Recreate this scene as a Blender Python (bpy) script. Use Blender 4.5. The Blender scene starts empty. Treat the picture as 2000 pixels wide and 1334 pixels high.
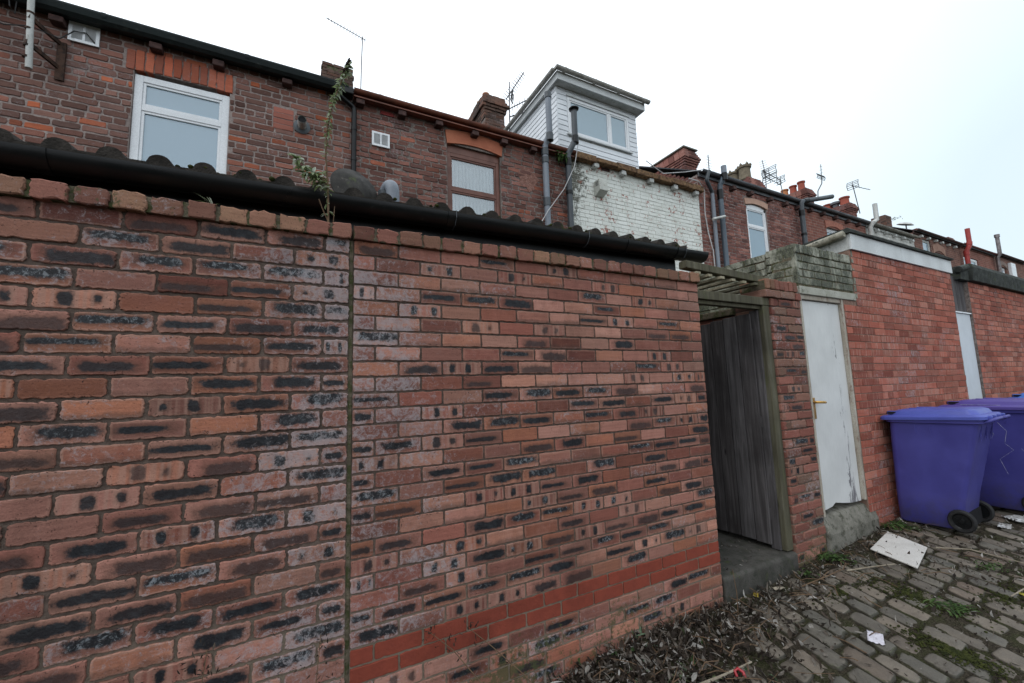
import bpy, math, random
from math import sin, cos, pi, radians as RD
from mathutils import Vector, Matrix
import numpy as np

# ------------------------------------------------------------------ camera, sky, sun, exposure
sc = bpy.context.scene
C = sc.collection
cam_d = bpy.data.cameras.new('camera'); cam = bpy.data.objects.new('camera', cam_d); C.objects.link(cam)
cam_d.sensor_width = 36.0; cam_d.lens = 14.551; cam_d.clip_start = 0.05; cam_d.clip_end = 500
Fw = Vector((0.45799943, 0.88192005, 0.11159545)); Rt = Vector((0.88866719, -0.45741061, -0.03234428)); Up = Vector((-0.02251987, -0.11398487, 0.99322722))
cam.matrix_world = Matrix(((Rt.x, Up.x, -Fw.x, -0.220), (Rt.y, Up.y, -Fw.y, -2.0885), (Rt.z, Up.z, -Fw.z, 1.60), (0, 0, 0, 1)))
sc.camera = cam
sc.view_settings.view_transform = 'Standard'; sc.view_settings.look = 'None'
sc.view_settings.exposure = 0.12; sc.view_settings.gamma = 1.0; sc.view_settings.use_curve_mapping = False
SUN_EL, SUN_AZ = RD(52), RD(250)          # azimuth measured from +Y clockwise
w = bpy.data.worlds.new('World'); sc.world = w; w.use_nodes = True
nt = w.node_tree; nt.nodes.clear()
wo = nt.nodes.new('ShaderNodeOutputWorld'); bg = nt.nodes.new('ShaderNodeBackground')
sky = nt.nodes.new('ShaderNodeTexSky'); sky.sky_type = 'NISHITA'; sky.sun_disc = False
sky.sun_elevation = SUN_EL; sky.sun_rotation = SUN_AZ; sky.air_density = 1.2; sky.dust_density = 2.0
bg.inputs['Strength'].default_value = 0.1
# thick even cloud veil over that sky; the veil thins and cools towards the far end of the alley (+X)
tc = nt.nodes.new('ShaderNodeTexCoord')
dt = nt.nodes.new('ShaderNodeVectorMath'); dt.operation = 'DOT_PRODUCT'; nt.links.new(tc.outputs['Generated'], dt.inputs[0])
dt.inputs[1].default_value = Vector((0.90, -0.18, 0.02)).normalized()
nz = nt.nodes.new('ShaderNodeTexNoise'); nz.inputs['Scale'].default_value = 1.6; nz.inputs['Detail'].default_value = 4
nt.links.new(tc.outputs['Generated'], nz.inputs['Vector'])
ad = nt.nodes.new('ShaderNodeMath'); ad.operation = 'MULTIPLY_ADD'; ad.inputs[1].default_value = 0.22; nt.links.new(nz.outputs['Fac'], ad.inputs[0]); nt.links.new(dt.outputs['Value'], ad.inputs[2])
rp = nt.nodes.new('ShaderNodeValToRGB'); nt.links.new(ad.outputs[0], rp.inputs['Fac'])
cr = rp.color_ramp
cr.elements[0].position = 0.55; cr.elements[0].color = (0.90, 0.965, 1.03, 1)
cr.elements[1].position = 1.10; cr.elements[1].color = (0.51, 0.60, 0.655, 1)
e = cr.elements.new(0.86); e.color = (0.64, 0.73, 0.79, 1)
sclv = nt.nodes.new('ShaderNodeVectorMath'); sclv.operation = 'SCALE'; sclv.inputs['Scale'].default_value = 15.5
nt.links.new(rp.outputs['Color'], sclv.inputs[0])
mx = nt.nodes.new('ShaderNodeMix'); mx.data_type = 'RGBA'; mx.inputs['Factor'].default_value = 0.9
nt.links.new(sky.outputs['Color'], mx.inputs['A']); nt.links.new(sclv.outputs[0], mx.inputs['B'])
nt.links.new(mx.outputs['Result'], bg.inputs['Color']); nt.links.new(bg.outputs[0], wo.inputs['Surface'])
sd = bpy.data.lights.new('sun', 'SUN'); sd.energy = 0.6; sd.angle = RD(25); sd.color = (1.0, 0.965, 0.92)
sun = bpy.data.objects.new('sun', sd); C.objects.link(sun)
sdir = Vector((sin(SUN_AZ) * cos(SUN_EL), cos(SUN_AZ) * cos(SUN_EL), sin(SUN_EL)))
sun.rotation_euler = sdir.to_track_quat('Z', 'Y').to_euler(); sun.location = (0, -10, 20)

# ------------------------------------------------------------------ mesh helpers
class MB:
    def __init__(s): s.v = []; s.f = []
    def add(s, vs, fs):
        b = len(s.v); s.v.extend([tuple(p) for p in vs]); s.f.extend([tuple(i + b for i in f) for f in fs])
    def box(s, x0, x1, y0, y1, z0, z1, M=None):
        vs = [Vector(p) for p in ((x0,y0,z0),(x1,y0,z0),(x1,y1,z0),(x0,y1,z0),(x0,y0,z1),(x1,y0,z1),(x1,y1,z1),(x0,y1,z1))]
        if M is not None: vs = [M @ p for p in vs]
        s.add(vs, [(0,3,2,1),(4,5,6,7),(0,1,5,4),(1,2,6,5),(2,3,7,6),(3,0,4,7)])
        return s
    def tube(s, pts, r, n=12, caps=True, r_end=None):
        pts = [Vector(p) for p in pts]; k = len(pts); rings = []
        up = Vector((0, 0, 1)); prev = None
        for i, p in enumerate(pts):
            t = (pts[min(i+1, k-1)] - pts[max(i-1, 0)]).normalized()
            if prev is None:
                a = up if abs(t.z) < 0.9 else Vector((1, 0, 0)); u = t.cross(a).normalized()
            else:
                u = (prev - t * prev.dot(t))
                if u.length < 1e-5: u = t.orthogonal()
                u.normalize()
            prev = u; v = t.cross(u)
            rr = r if r_end is None else r + (r_end - r) * i / max(1, k-1)
            if isinstance(r, (list, tuple)): rr = r[i]
            rings.append([p + (u * cos(2*pi*j/n) + v * sin(2*pi*j/n)) * rr for j in range(n)])
        vs = [q for R in rings for q in R]; fs = []
        for i in range(k-1):
            for j in range(n):
                a = i*n + j; b = i*n + (j+1) % n; fs.append((a, b, b+n, a+n))
        if caps: fs.append(tuple(range(n-1, -1, -1))); fs.append(tuple((k-1)*n + j for j in range(n)))
        s.add(vs, fs); return s
    def prism(s, poly, lo, hi, axis='x'):
        n = len(poly)
        def P(a, t):
            if axis == 'x': return (t, a[0], a[1])
            if axis == 'y': return (a[0], t, a[1])
            return (a[0], a[1], t)
        vs = [P(a, lo) for a in poly] + [P(a, hi) for a in poly]
        fs = [tuple(range(n-1, -1, -1)), tuple(range(n, 2*n))] + [(i, (i+1) % n, n + (i+1) % n, n + i) for i in range(n)]
        s.add(vs, fs); return s
    def lathe(s, prof, n=24, M=None):
        k = len(prof); vs = []
        for r, z in prof:
            for j in range(n):
                p = Vector((r*cos(2*pi*j/n), r*sin(2*pi*j/n), z)); vs.append(M @ p if M is not None else p)
        fs = [(i*n+j, i*n+(j+1) % n, (i+1)*n+(j+1) % n, (i+1)*n+j) for i in range(k-1) for j in range(n)]
        s.add(vs, fs); return s
    def loft(s, rings, caps=True):
        n = len(rings[0]); vs = [p for R in rings for p in R]; k = len(rings)
        fs = [(i*n+j, i*n+(j+1) % n, (i+1)*n+(j+1) % n, (i+1)*n+j) for i in range(k-1) for j in range(n)]
        if caps: fs.append(tuple(range(n-1, -1, -1))); fs.append(tuple((k-1)*n + j for j in range(n)))
        s.add(vs, fs); return s

def obj(name, mb, mat, parent=None, smooth=False, bevel=0, fixn=True):
    me = bpy.data.meshes.new(name); me.from_pydata(mb.v, [], mb.f); me.update()
    if fixn:
        import bmesh
        bm = bmesh.new(); bm.from_mesh(me); bmesh.ops.recalc_face_normals(bm, faces=bm.faces); bm.to_mesh(me); bm.free()
    o = bpy.data.objects.new(name, me); C.objects.link(o)
    if mat is not None: me.materials.append(mat)
    if smooth:
        me.polygons.foreach_set('use_smooth', [True]*len(me.polygons))
        try: me.set_sharp_from_angle(angle=RD(38))
        except Exception: pass
    if parent is not None: o.parent = parent; o.matrix_parent_inverse = parent.matrix_world.inverted()
    if bevel:
        b = o.modifiers.new('bevel', 'BEVEL'); b.width = bevel; b.segments = 2; b.limit_method = 'ANGLE'
    return o

def tag(o, label, cat, group=None, kind=None):
    if label: o['label'] = label
    if cat: o['category'] = cat
    if group: o['group'] = group
    if kind: o['kind'] = kind
    return o
def thing(name, label, cat, loc=(0, 0, 0), group=None):
    o = bpy.data.objects.new(name, None); C.objects.link(o); o.empty_display_size = 0.1
    o.location = loc; o.matrix_world = Matrix.Translation(loc)
    return tag(o, label, cat, group)
def structure(o): o['kind'] = 'structure'; return o

# ------------------------------------------------------------------ node helpers
class NT:
    def __init__(s, name, rough=0.8, spec=0.3, metal=0.0):
        s.mat = bpy.data.materials.new(name); s.mat.use_nodes = True; s.t = s.mat.node_tree
        s.b = s.t.nodes['Principled BSDF']
        s.b.inputs['Roughness'].default_value = rough; s.b.inputs['Specular IOR Level'].default_value = spec; s.b.inputs['Metallic'].default_value = metal
        s._pos = None
    def set(s, sock, v):
        if isinstance(v, bpy.types.NodeSocket): s.t.links.new(v, sock)
        else:
            if sock.type == 'RGBA' and len(v) == 3: v = tuple(v) + (1,)
            sock.default_value = v
    def n(s, typ, **kw):
        nd = s.t.nodes.new(typ)
        for k, v in kw.items(): setattr(nd, k, v)
        return nd
    def m(s, op, a, b=0.0, c=None, clamp=False):
        nd = s.n('ShaderNodeMath', operation=op, use_clamp=clamp); s.set(nd.inputs[0], a); s.set(nd.inputs[1], b)
        if c is not None: s.set(nd.inputs[2], c)
        return nd.outputs[0]
    def ss(s, v, a, b, lo=0.0, hi=1.0):
        nd = s.n('ShaderNodeMapRange', interpolation_type='SMOOTHSTEP'); s.set(nd.inputs[0], v)
        for i, x in enumerate((a, b, lo, hi)): s.set(nd.inputs[i+1], x)
        return nd.outputs[0]
    def mix(s, f, a, b, mode='MIX'):
        nd = s.n('ShaderNodeMix', data_type='RGBA', blend_type=mode); s.set(nd.inputs['Factor'], f); s.set(nd.inputs['A'], a); s.set(nd.inputs['B'], b)
        return nd.outputs['Result']
    def ramp(s, f, stops):
        nd = s.n('ShaderNodeValToRGB'); s.set(nd.inputs['Fac'], f); cr = nd.color_ramp
        for i, (p, col) in enumerate(stops):
            if isinstance(col, (int, float)): col = (col,)*3
            el = cr.elements[i] if i < 2 else cr.elements.new(p)
            el.position = p; el.color = tuple(col) + (1,)
        return nd.outputs['Color']
    @property
    def pos(s):
        if s._pos is None: s._pos = s.n('ShaderNodeNewGeometry').outputs['Position']
        return s._pos
    @property
    def opos(s): return s.n('ShaderNodeTexCoord').outputs['Object']
    def vscale(s, v, sc_):
        nd = s.n('ShaderNodeVectorMath', operation='MULTIPLY'); s.set(nd.inputs[0], v); nd.inputs[1].default_value = sc_; return nd.outputs[0]
    def vadd(s, a, b):
        nd = s.n('ShaderNodeVectorMath', operation='ADD'); s.set(nd.inputs[0], a); s.set(nd.inputs[1], b); return nd.outputs[0]
    def noise(s, v, scale, detail=3, rough=0.55, dist=0.0):
        nd = s.n('ShaderNodeTexNoise'); s.set(nd.inputs['Vector'], v); nd.inputs['Scale'].default_value = scale
        nd.inputs['Detail'].default_value = detail; nd.inputs['Roughness'].default_value = rough; nd.inputs['Distortion'].default_value = dist
        return nd.outputs['Fac']
    def vor(s, v, scale, out='Distance'):
        nd = s.n('ShaderNodeTexVoronoi'); s.set(nd.inputs['Vector'], v); nd.inputs['Scale'].default_value = scale; return nd.outputs[out]
    def sep(s, v):
        nd = s.n('ShaderNodeSeparateXYZ'); s.set(nd.inputs[0], v); return nd.outputs
    def comb(s, x, y, z):
        nd = s.n('ShaderNodeCombineXYZ')
        for i, q in enumerate((x, y, z)): s.set(nd.inputs[i], q)
        return nd.outputs[0]
    def attr(s, name): return s.n('ShaderNodeAttribute', attribute_name=name)
    def bump(s, h, strength=0.5, dist=0.01):
        nd = s.n('ShaderNodeBump'); s.set(nd.inputs['Height'], h); nd.inputs['Strength'].default_value = strength; nd.inputs['Distance'].default_value = dist
        s.t.links.new(nd.outputs[0], s.b.inputs['Normal'])
    def col(s, c): s.set(s.b.inputs['Base Color'], c)
    def rgh(s, r): s.set(s.b.inputs['Roughness'], r)

def simple(name, c1, c2=None, scale=6, rough=0.6, spec=0.3, metal=0, bump=0.0, fine=120, dirt=None, dirt_amt=0.5, obj_space=False, streak=False, moss=0):
    N = NT(name, rough, spec, metal); P = N.opos if obj_space else N.pos
    c2 = c2 or tuple(x*0.72 for x in c1)
    Q = N.vscale(P, (1, 1, 0.25)) if streak else P
    f = N.noise(Q, scale, 6, 0.6)
    col = N.mix(N.ss(f, 0.3, 0.7), c2, c1)
    f2 = N.noise(P, fine, 2)
    col = N.mix(N.ss(f2, 0.35, 0.7, 0, 0.35), col, tuple(x*0.55 for x in c2))
    if dirt:
        d = N.noise(Q, scale*2.3, 8, 0.7, 0.4); col = N.mix(N.ss(d, 0.66 - 0.3*dirt_amt, 0.78 - 0.2*dirt_amt), col, dirt)
    if moss:
        d = N.noise(P, 9, 8, 0.72); col = N.mix(N.ss(d, 0.66 - 0.25*moss, 0.78 - 0.2*moss), col, (0.045, 0.055, 0.018))
    N.col(col); N.rgh(N.ss(f, 0.2, 0.8, min(1, rough+0.12), max(0.05, rough-0.12)))
    if bump: N.bump(N.m('ADD', f2, N.m('MULTIPLY', f, 1.5)), bump, 0.004)
    return N.mat

def mat_brick(name, stops, var=0.35, dark=False, white=0.3, moss=0.1, pits=0.5, rough=0.88, wx=None, rim=0.0, vband=0.0, grime=0.0, bump=0.55, soot=0.0):
    """one fired brick; point attributes: loc (u, v from the brick's centre, m), rnd (3 randoms), inf (half length, half height, kind)"""
    N = NT(name, rough, 0.25)
    loc = N.sep(N.attr('loc').outputs['Vector']); rnd = N.attr('rnd').outputs['Vector']; r = N.sep(rnd)
    inf = N.sep(N.attr('inf').outputs['Vector'])
    u, v, hl, hh, kind = loc[0], loc[1], inf[0], inf[1], inf[2]
    P = N.vadd(N.pos, N.vscale(rnd, (9, 7, 5)))
    base = N.ramp(r[0], stops)
    n1 = N.noise(P, 14, 5, 0.6)
    base = N.mix(N.ss(n1, 0.35, 0.7, 0, var), base, N.ramp(r[1], stops))
    uv = N.comb(N.m('MULTIPLY_ADD', u, 4.0, N.m('MULTIPLY', r[0], 40.0)), N.m('MULTIPLY_ADD', v, 75.0, N.m('MULTIPLY', r[1], 40.0)), 0.0)
    st = N.noise(uv, 1.0, 3, 0.6)
    base = N.mix(N.ss(st, 0.35, 0.65, 0.30, 0.0), base, N.vscale(base, (0.5, 0.45, 0.45)))
    val = N.m('MULTIPLY_ADD', r[2], 0.62, 0.70)
    vv = N.n('ShaderNodeVectorMath', operation='SCALE'); N.set(vv.inputs[0], base); N.set(vv.inputs['Scale'], val); base = vv.outputs[0]
    fine = N.noise(P, 160, 4, 0.7)
    base = N.mix(N.ss(fine, 0.38, 0.75, 0.0, 0.35), base, N.vscale(base, (1.5, 1.45, 1.4)))
    au, av = N.m('ABSOLUTE', u), N.m('ABSOLUTE', v)
    dedge = N.m('MINIMUM', N.m('SUBTRACT', hl, au), N.m('SUBTRACT', hh, av))
    jn = N.noise(P, 55, 5, 0.65); jn2 = N.noise(P, 17, 4, 0.6)
    if rim:
        rm = N.ss(N.m('ADD', dedge, N.m('MULTIPLY', N.m('SUBTRACT', jn, 0.5), 0.012)), 0.011, 0.004)
        base = N.mix(N.m('MULTIPLY', rm, N.m('MULTIPLY', r[1], rim)), base, (0.36, 0.20, 0.15))
    if vband:   # pale upright drag marks in groups of bricks
        bd = N.ss(N.noise(N.comb(N.m('MULTIPLY_ADD', u, 38.0, N.m('MULTIPLY', r[0], 30.0)), N.m('MULTIPLY', v, 2.0), 0.0), 1.0, 2, 0.5), 0.46, 0.66)
        gp = N.ss(N.noise(N.vscale(N.pos, (0.8, 1, 6.0)), 1.3, 3, 0.6), 0.42, 0.60)
        base = N.mix(N.m('MULTIPLY', N.m('MULTIPLY', bd, gp), vband), base, (0.42, 0.25, 0.20))
    sp = None
    if dark:
        off = N.m('MULTIPLY', N.m('SUBTRACT', r[1], 0.5), N.m('MULTIPLY', hh, 0.7))
        uo = N.m('MULTIPLY', N.m('SUBTRACT', r[2], 0.5), N.m('MULTIPLY', hl, 0.4))
        a = N.m('DIVIDE', N.m('ABSOLUTE', N.m('SUBTRACT', u, uo)), N.m('MULTIPLY', hl, N.m('MULTIPLY_ADD', r[0], 0.30, 0.66)))
        b = N.m('DIVIDE', N.m('ABSOLUTE', N.m('SUBTRACT', v, off)), N.m('MULTIPLY', hh, N.m('MULTIPLY_ADD', r[2], 0.42, 0.34)))
        d1 = N.m('POWER', N.m('ADD', N.m('POWER', a, 6.0), N.m('POWER', b, 3.0)), 0.25)
        d1 = N.m('ADD', d1, N.m('ADD', N.m('MULTIPLY', N.m('SUBTRACT', jn, 0.5), 0.8), N.m('MULTIPLY', N.m('SUBTRACT', jn2, 0.5), 1.2)))
        # two squares left by the kiln setting
        q = N.m('ABSOLUTE', N.m('SUBTRACT', N.m('ABSOLUTE', N.m('SUBTRACT', u, uo)), N.m('MULTIPLY', hl, N.m('MULTIPLY_ADD', r[1], 0.14, 0.36))))
        a2 = N.m('DIVIDE', q, N.m('MULTIPLY', hl, N.m('MULTIPLY_ADD', r[0], 0.07, 0.14))); b2 = N.m('DIVIDE', av, N.m('MULTIPLY', hh, 0.72))
        d2 = N.m('POWER', N.m('ADD', N.m('POWER', a2, 4.0), N.m('POWER', b2, 4.0)), 0.35)
        d2 = N.m('ADD', d2, N.m('ADD', N.m('MULTIPLY', N.m('SUBTRACT', jn, 0.5), 1.2), N.m('MULTIPLY', N.m('SUBTRACT', jn2, 0.5), 2.2)))
        d2 = N.m('ADD', d2, N.m('MULTIPLY', N.m('GREATER_THAN', N.m('MULTIPLY', u, N.m('SUBTRACT', r[2], 0.5)), 0.0), N.m('MULTIPLY', r[0], 0.7)))
        k1 = N.m('MULTIPLY', N.m('GREATER_THAN', kind, 0.5), N.m('LESS_THAN', kind, 1.5)); k2 = N.m('MULTIPLY', N.m('GREATER_THAN', kind, 1.5), N.m('LESS_THAN', kind, 2.5))
        k4 = N.m('GREATER_THAN', kind, 3.5)
        smr = N.m('MULTIPLY', N.m('LESS_THAN', kind, 0.5), N.ss(N.m('ADD', N.m('DIVIDE', v, hh), N.m('MULTIPLY', N.m('SUBTRACT', jn2, 0.5), 1.6)), -0.15, -0.75, 0.0, 1.0))
        base = N.mix(N.m('MULTIPLY', smr, N.ss(r[1], 0.35, 0.9, 0.0, 0.6)), base, (0.085, 0.050, 0.040))
        halo = N.m('ADD', N.m('MULTIPLY', N.ss(d1, 1.75, 0.9), k1), N.m('MULTIPLY', N.ss(d2, 1.9, 0.9), k2))
        core = N.m('ADD', N.m('MULTIPLY', N.ss(d1, 1.12, 0.72), k1), N.m('MULTIPLY', N.ss(d2, 1.15, 0.6), k2))
        core = N.m('MULTIPLY', core, N.m('MULTIPLY_ADD', N.ss(r[1], 0.0, 0.4), 0.34, 0.64))
        base = N.mix(N.m('MULTIPLY', halo, 0.6), base, (0.085, 0.045, 0.033))
        # banding on the double-square bricks
        bands = N.ss(N.noise(N.comb(N.m('MULTIPLY_ADD', u, 45.0, N.m('MULTIPLY', r[0], 30.0)), N.m('MULTIPLY', v, 2.0), 0.0), 1.0, 1, 0.4), 0.40, 0.6)
        base = N.mix(N.m('MULTIPLY', N.m('MULTIPLY', bands, k2), 0.55), base, (0.34, 0.20, 0.155))
        sal = N.m('MULTIPLY', N.ss(N.noise(P, 48, 8, 0.78, 0.6), 0.50, 0.60), N.ss(r[1], 0.62, 0.95))
        dk = N.mix(N.ss(N.noise(P, 30, 5, 0.7), 0.40, 0.70), (0.008, 0.009, 0.012), (0.022, 0.027, 0.032)); dk = N.mix(N.m('MULTIPLY', sal, 0.7), dk, (0.24, 0.26, 0.28))
        base = N.mix(core, base, dk)
        base = N.mix(k4, base, N.mix(jn2, (0.155, 0.034, 0.023), (0.26, 0.056, 0.032)))
        sp = core
    if white:
        lowf = N.noise(N.pos, 1.7, 3, 0.6)
        wn = N.noise(P, 38, 9, 0.82, 0.5)
        thr = N.m('ADD', N.m('MULTIPLY', N.m('SUBTRACT', lowf, 0.5), -0.5), N.m('MULTIPLY_ADD', r[1], -0.12, 0.72 - 0.12*white))
        if wx is not None:
            px = N.sep(N.pos)[0]; g = N.m('ABSOLUTE', N.m('SUBTRACT', px, wx[0]))
            thr = N.m('SUBTRACT', thr, N.ss(g, wx[1], 0.0, 0.0, wx[2]))
        if sp is not None: thr = N.m('ADD', thr, N.m('MULTIPLY', sp, 0.08))
        wm = N.ss(wn, N.m('SUBTRACT', thr, 0.04), N.m('ADD', thr, 0.10))
        if dark: wm = N.m('MULTIPLY', wm, N.m('SUBTRACT', 1.0, k4))
        base = N.mix(N.m('MULTIPLY', wm, 0.68), base, N.mix(jn, (0.24, 0.21, 0.23), (0.40, 0.36, 0.36)))
    pn = N.noise(P, 150, 3, 0.6); pe = N.ss(dedge, 0.020, 0.0, 0.0, 0.06); pm = N.ss(N.m('ADD', pn, pe), 0.655, 0.70)
    pm = N.m('MULTIPLY', pm, N.m('MULTIPLY', N.ss(jn2, 0.42, 0.62), pits))
    if dark: pm = N.m('MULTIPLY', pm, N.m('SUBTRACT', 1.0, k4))
    base = N.mix(pm, base, (0.018, 0.014, 0.013))
    if grime:
        gr = N.noise(N.vscale(N.pos, (1, 1, 0.35)), 2.6, 7, 0.72); base = N.mix(N.ss(gr, 0.46, 0.72, 0, grime), base, N.vscale(base, (0.42, 0.42, 0.42)))
    if soot:
        so = N.noise(N.pos, 1.1, 6, 0.7); base = N.mix(N.ss(so, 0.40, 0.7, 0, soot), base, N.vscale(base, (0.28, 0.27, 0.28)))
    if moss:
        mn = N.noise(N.pos, 22, 8, 0.75); ml = N.noise(N.pos, 2.1, 3)
        z = N.sep(N.pos)[2]
        th = N.m('ADD', 0.80 - 0.22*moss, N.m('MULTIPLY', N.m('SUBTRACT', ml, 0.5), -0.5)); th = N.m('SUBTRACT', th, N.ss(z, 0.55, 0.05, 0, 0.24))
        base = N.mix(N.ss(mn, th, N.m('ADD', th, 0.08), 0, 0.8), base, (0.060, 0.066, 0.028))
    N.col(base)
    h = N.m('ADD', N.m('MULTIPLY', fine, 0.6), N.m('ADD', N.m('MULTIPLY', jn, 1.0), N.m('MULTIPLY', pm, -1.5)))
    N.bump(h, bump, 0.004)
    if sp is not None: N.rgh(N.m('MULTIPLY_ADD', sp, -0.32, rough))
    return N.mat

def tubes(name, segs, r, n, mat, parent):
    for a, b in segs:
        mb = MB(); mb.tube([a, b], r, n); obj(name, mb, mat, parent, smooth=True)
# ------------------------------------------------------------------ brickwork
def bricks(name, parent, mat, items, O=(0, 0, 0), U=(1, 0, 0), V=(0, 0, 1), Nn=(0, -1, 0), proud=0.0, pj=0.002, cham=0.003, depth=0.04, nl=5, ns=2, jit=0.0012, rc=0.005, seed=1, full=False):
    R = random.Random(seed); O = np.array(O, float); U = np.array(U, float); V = np.array(V, float); Nn = np.array(Nn, float)
    VS = []; FS = []; LOC = []; RND = []; INF = []; b = 0
    for it in items:
        u0, v0, u1, v1 = it[:4]; kind = it[4] if len(it) > 4 else 0
        hl, hh = (u1-u0)/2, (v1-v0)/2
        if hl < 0.006 or hh < 0.006: continue
        cu, cv = (u0+u1)/2, (v0+v1)/2; c = min(rc * R.uniform(0.6, 1.5), hl*0.6, hh*0.6)
        pts = []
        k = max(1, round(nl * min(1, hl/0.11)))
        for i in range(k+1): pts.append((-hl+c + (2*hl-2*c)*i/k, -hh, 0, 1))
        pts.append((hl-c*0.3, -hh+c*0.3, 1, 1))
        for i in range(ns+1): pts.append((hl, -hh+c + (2*hh-2*c)*i/ns, 1, 0))
        pts.append((hl-c*0.3, hh-c*0.3, 1, 1))
        for i in range(k+1): pts.append((hl-c - (2*hl-2*c)*i/k, hh, 0, 1))
        pts.append((-hl+c*0.3, hh-c*0.3, 1, 1))
        for i in range(ns+1): pts.append((-hl, hh-c - (2*hh-2*c)*i/ns, 1, 0))
        pts.append((-hl+c*0.3, -hh+c*0.3, 1, 1))
        m = len(pts); pr = proud + R.uniform(-pj, pj); tx, tz = R.uniform(-pj, pj)*0.6, R.uniform(-pj, pj)*0.6
        rot = R.uniform(-1, 1) * jit * 1.5 / 0.1
        J = [(R.gauss(0, jit), R.gauss(0, jit)) for _ in range(m)]
        rn = (R.random(), R.random(), R.random())
        for ring in range(3):
            for i, (pu, pv, a_, b_) in enumerate(pts):
                ins = cham * R.uniform(0.7, 1.3) if ring == 0 else 0
                x = pu + J[i][0] - math.copysign(ins, pu) ; z = pv + J[i][1] - math.copysign(ins, pv)
                z += rot * x * 0.3
                d = (pr + tx*pu/hl + tz*pv/hh) if ring == 0 else ((pr - cham) if ring == 1 else pr - depth)
                VS.append(O + U*(cu+x) + V*(cv+z) + Nn*d); LOC.append((x, z, 0)); RND.append(rn); INF.append((hl, hh, kind))
        FS.append(tuple(range(b, b+m)))
        for ring in range(2):
            for i in range(m):
                p, q = b+ring*m+i, b+ring*m+(i+1) % m; FS.append((p, p+m, q+m, q))
        b += 3*m
    me = bpy.data.meshes.new(name); me.from_pydata([tuple(p) for p in VS], [], FS); me.update()
    for an, dat in (('loc', LOC), ('rnd', RND), ('inf', INF)):
        at = me.attributes.new(an, 'FLOAT_VECTOR', 'POINT'); at.data.foreach_set('vector', np.array(dat, dtype=np.float32).ravel())
    # outward normals: U x V must equal Nn
    if np.dot(np.cross(U, V), Nn) < 0: me.flip_normals()
    o = bpy.data.objects.new(name, me); C.objects.link(o); me.materials.append(mat)
    if parent is not None: o.parent = parent; o.matrix_parent_inverse = parent.matrix_world.inverted()
    return o

def courses(u0, u1, vtop, vbot, L, H, j, R, first='full', holes=(), kindf=None, wob=0.0, headers=0.0, lenj=0.0, phase=None):
    """rows of bricks from the top course down; holes: (u0,u1,v0,v1) or callables f(v)->(a,b) or None"""
    out = []; row = 0; v1 = vtop
    while v1 > vbot + 0.02:
        v0 = v1 - H + j
        fr = (row % 2 == 0) == (first == 'full')
        if phase is not None: fr = phase(row)
        u = u0 if fr is True else u0 - L/2 if fr is False else u0 - fr*L
        header_row = headers and (R.random() < headers)
        cuts = []
        for h in holes:
            if callable(h):
                q = h((v0+v1)/2)
                if q: cuts.append(q)
            elif h[2] < v1 - 0.02 and h[3] > v0 + 0.02: cuts.append((h[0], h[1]))
        dv = R.uniform(-wob, wob)
        while u < u1:
            l = (L/2 if header_row else L); 
            if lenj and not header_row and R.random() < 0.25: l = L * R.choice((0.5, 0.75, 0.5))
            l *= 1 + R.uniform(-lenj, lenj)*0.3
            a, b = max(u, u0), min(u+l-j, u1)
            u += l
            segs = [(a, b)]
            for c0, c1 in cuts:
                ns_ = []
                for s0, s1 in segs:
                    if s1 <= c0 or s0 >= c1: ns_.append((s0, s1))
                    else:
                        if s0 < c0: ns_.append((s0, c0 - j*0.5))
                        if s1 > c1: ns_.append((c1 + j*0.5, s1))
                segs = ns_
            for s0, s1 in segs:
                if s1 - s0 > 0.03: out.append((s0, v0+dv, s1, v1+dv + R.uniform(-wob, wob)*0.6, kindf(row, (s0+s1)/2, R) if kindf else 0))
        v1 -= H; row += 1
    return out

def panel(name, parent, mat, u0, u1, v0, v1, holes=(), O=(0, 0, 0), U=(1, 0, 0), V=(0, 0, 1), Nn=(0, -1, 0), front=-0.006, depth=0.2):
    """slab (mortar bed / wall body) with rectangular holes"""
    us = sorted({u0, u1, *[max(u0, min(u1, h[0])) for h in holes], *[max(u0, min(u1, h[1])) for h in holes]})
    vs = sorted({v0, v1, *[max(v0, min(v1, h[2])) for h in holes], *[max(v0, min(v1, h[3])) for h in holes]})
    nu, nv = len(us)-1, len(vs)-1
    def solid(i, k):
        if i < 0 or k < 0 or i >= nu or k >= nv: return False
        cu, cv = (us[i]+us[i+1])/2, (vs[k]+vs[k+1])/2
        return not any(h[0] < cu < h[1] and h[2] < cv < h[3] for h in holes)
    O, U, V, Nn = map(Vector, (O, U, V, Nn)); mb = MB()
    def P(u, v, d): return O + U*u + V*v + Nn*d
    f, bk = front, front - depth
    for i in range(nu):
        for k in range(nv):
            if not solid(i, k): continue
            a, b, c, d = us[i], us[i+1], vs[k], vs[k+1]
            mb.add([P(a,c,f), P(b,c,f), P(b,d,f), P(a,d,f)], [(0,1,2,3)]); mb.add([P(a,c,bk), P(b,c,bk), P(b,d,bk), P(a,d,bk)], [(3,2,1,0)])
            if not solid(i-1, k): mb.add([P(a,c,f), P(a,d,f), P(a,d,bk), P(a,c,bk)], [(0,1,2,3)])
            if not solid(i+1, k): mb.add([P(b,c,f), P(b,c,bk), P(b,d,bk), P(b,d,f)], [(0,1,2,3)])
            if not solid(i, k-1): mb.add([P(a,c,f), P(a,c,bk), P(b,c,bk), P(b,c,f)], [(0,1,2,3)])
            if not solid(i, k+1): mb.add([P(a,d,f), P(b,d,f), P(b,d,bk), P(a,d,bk)], [(0,1,2,3)])
    return obj(name, mb, mat, parent, fixn=False)

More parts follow.
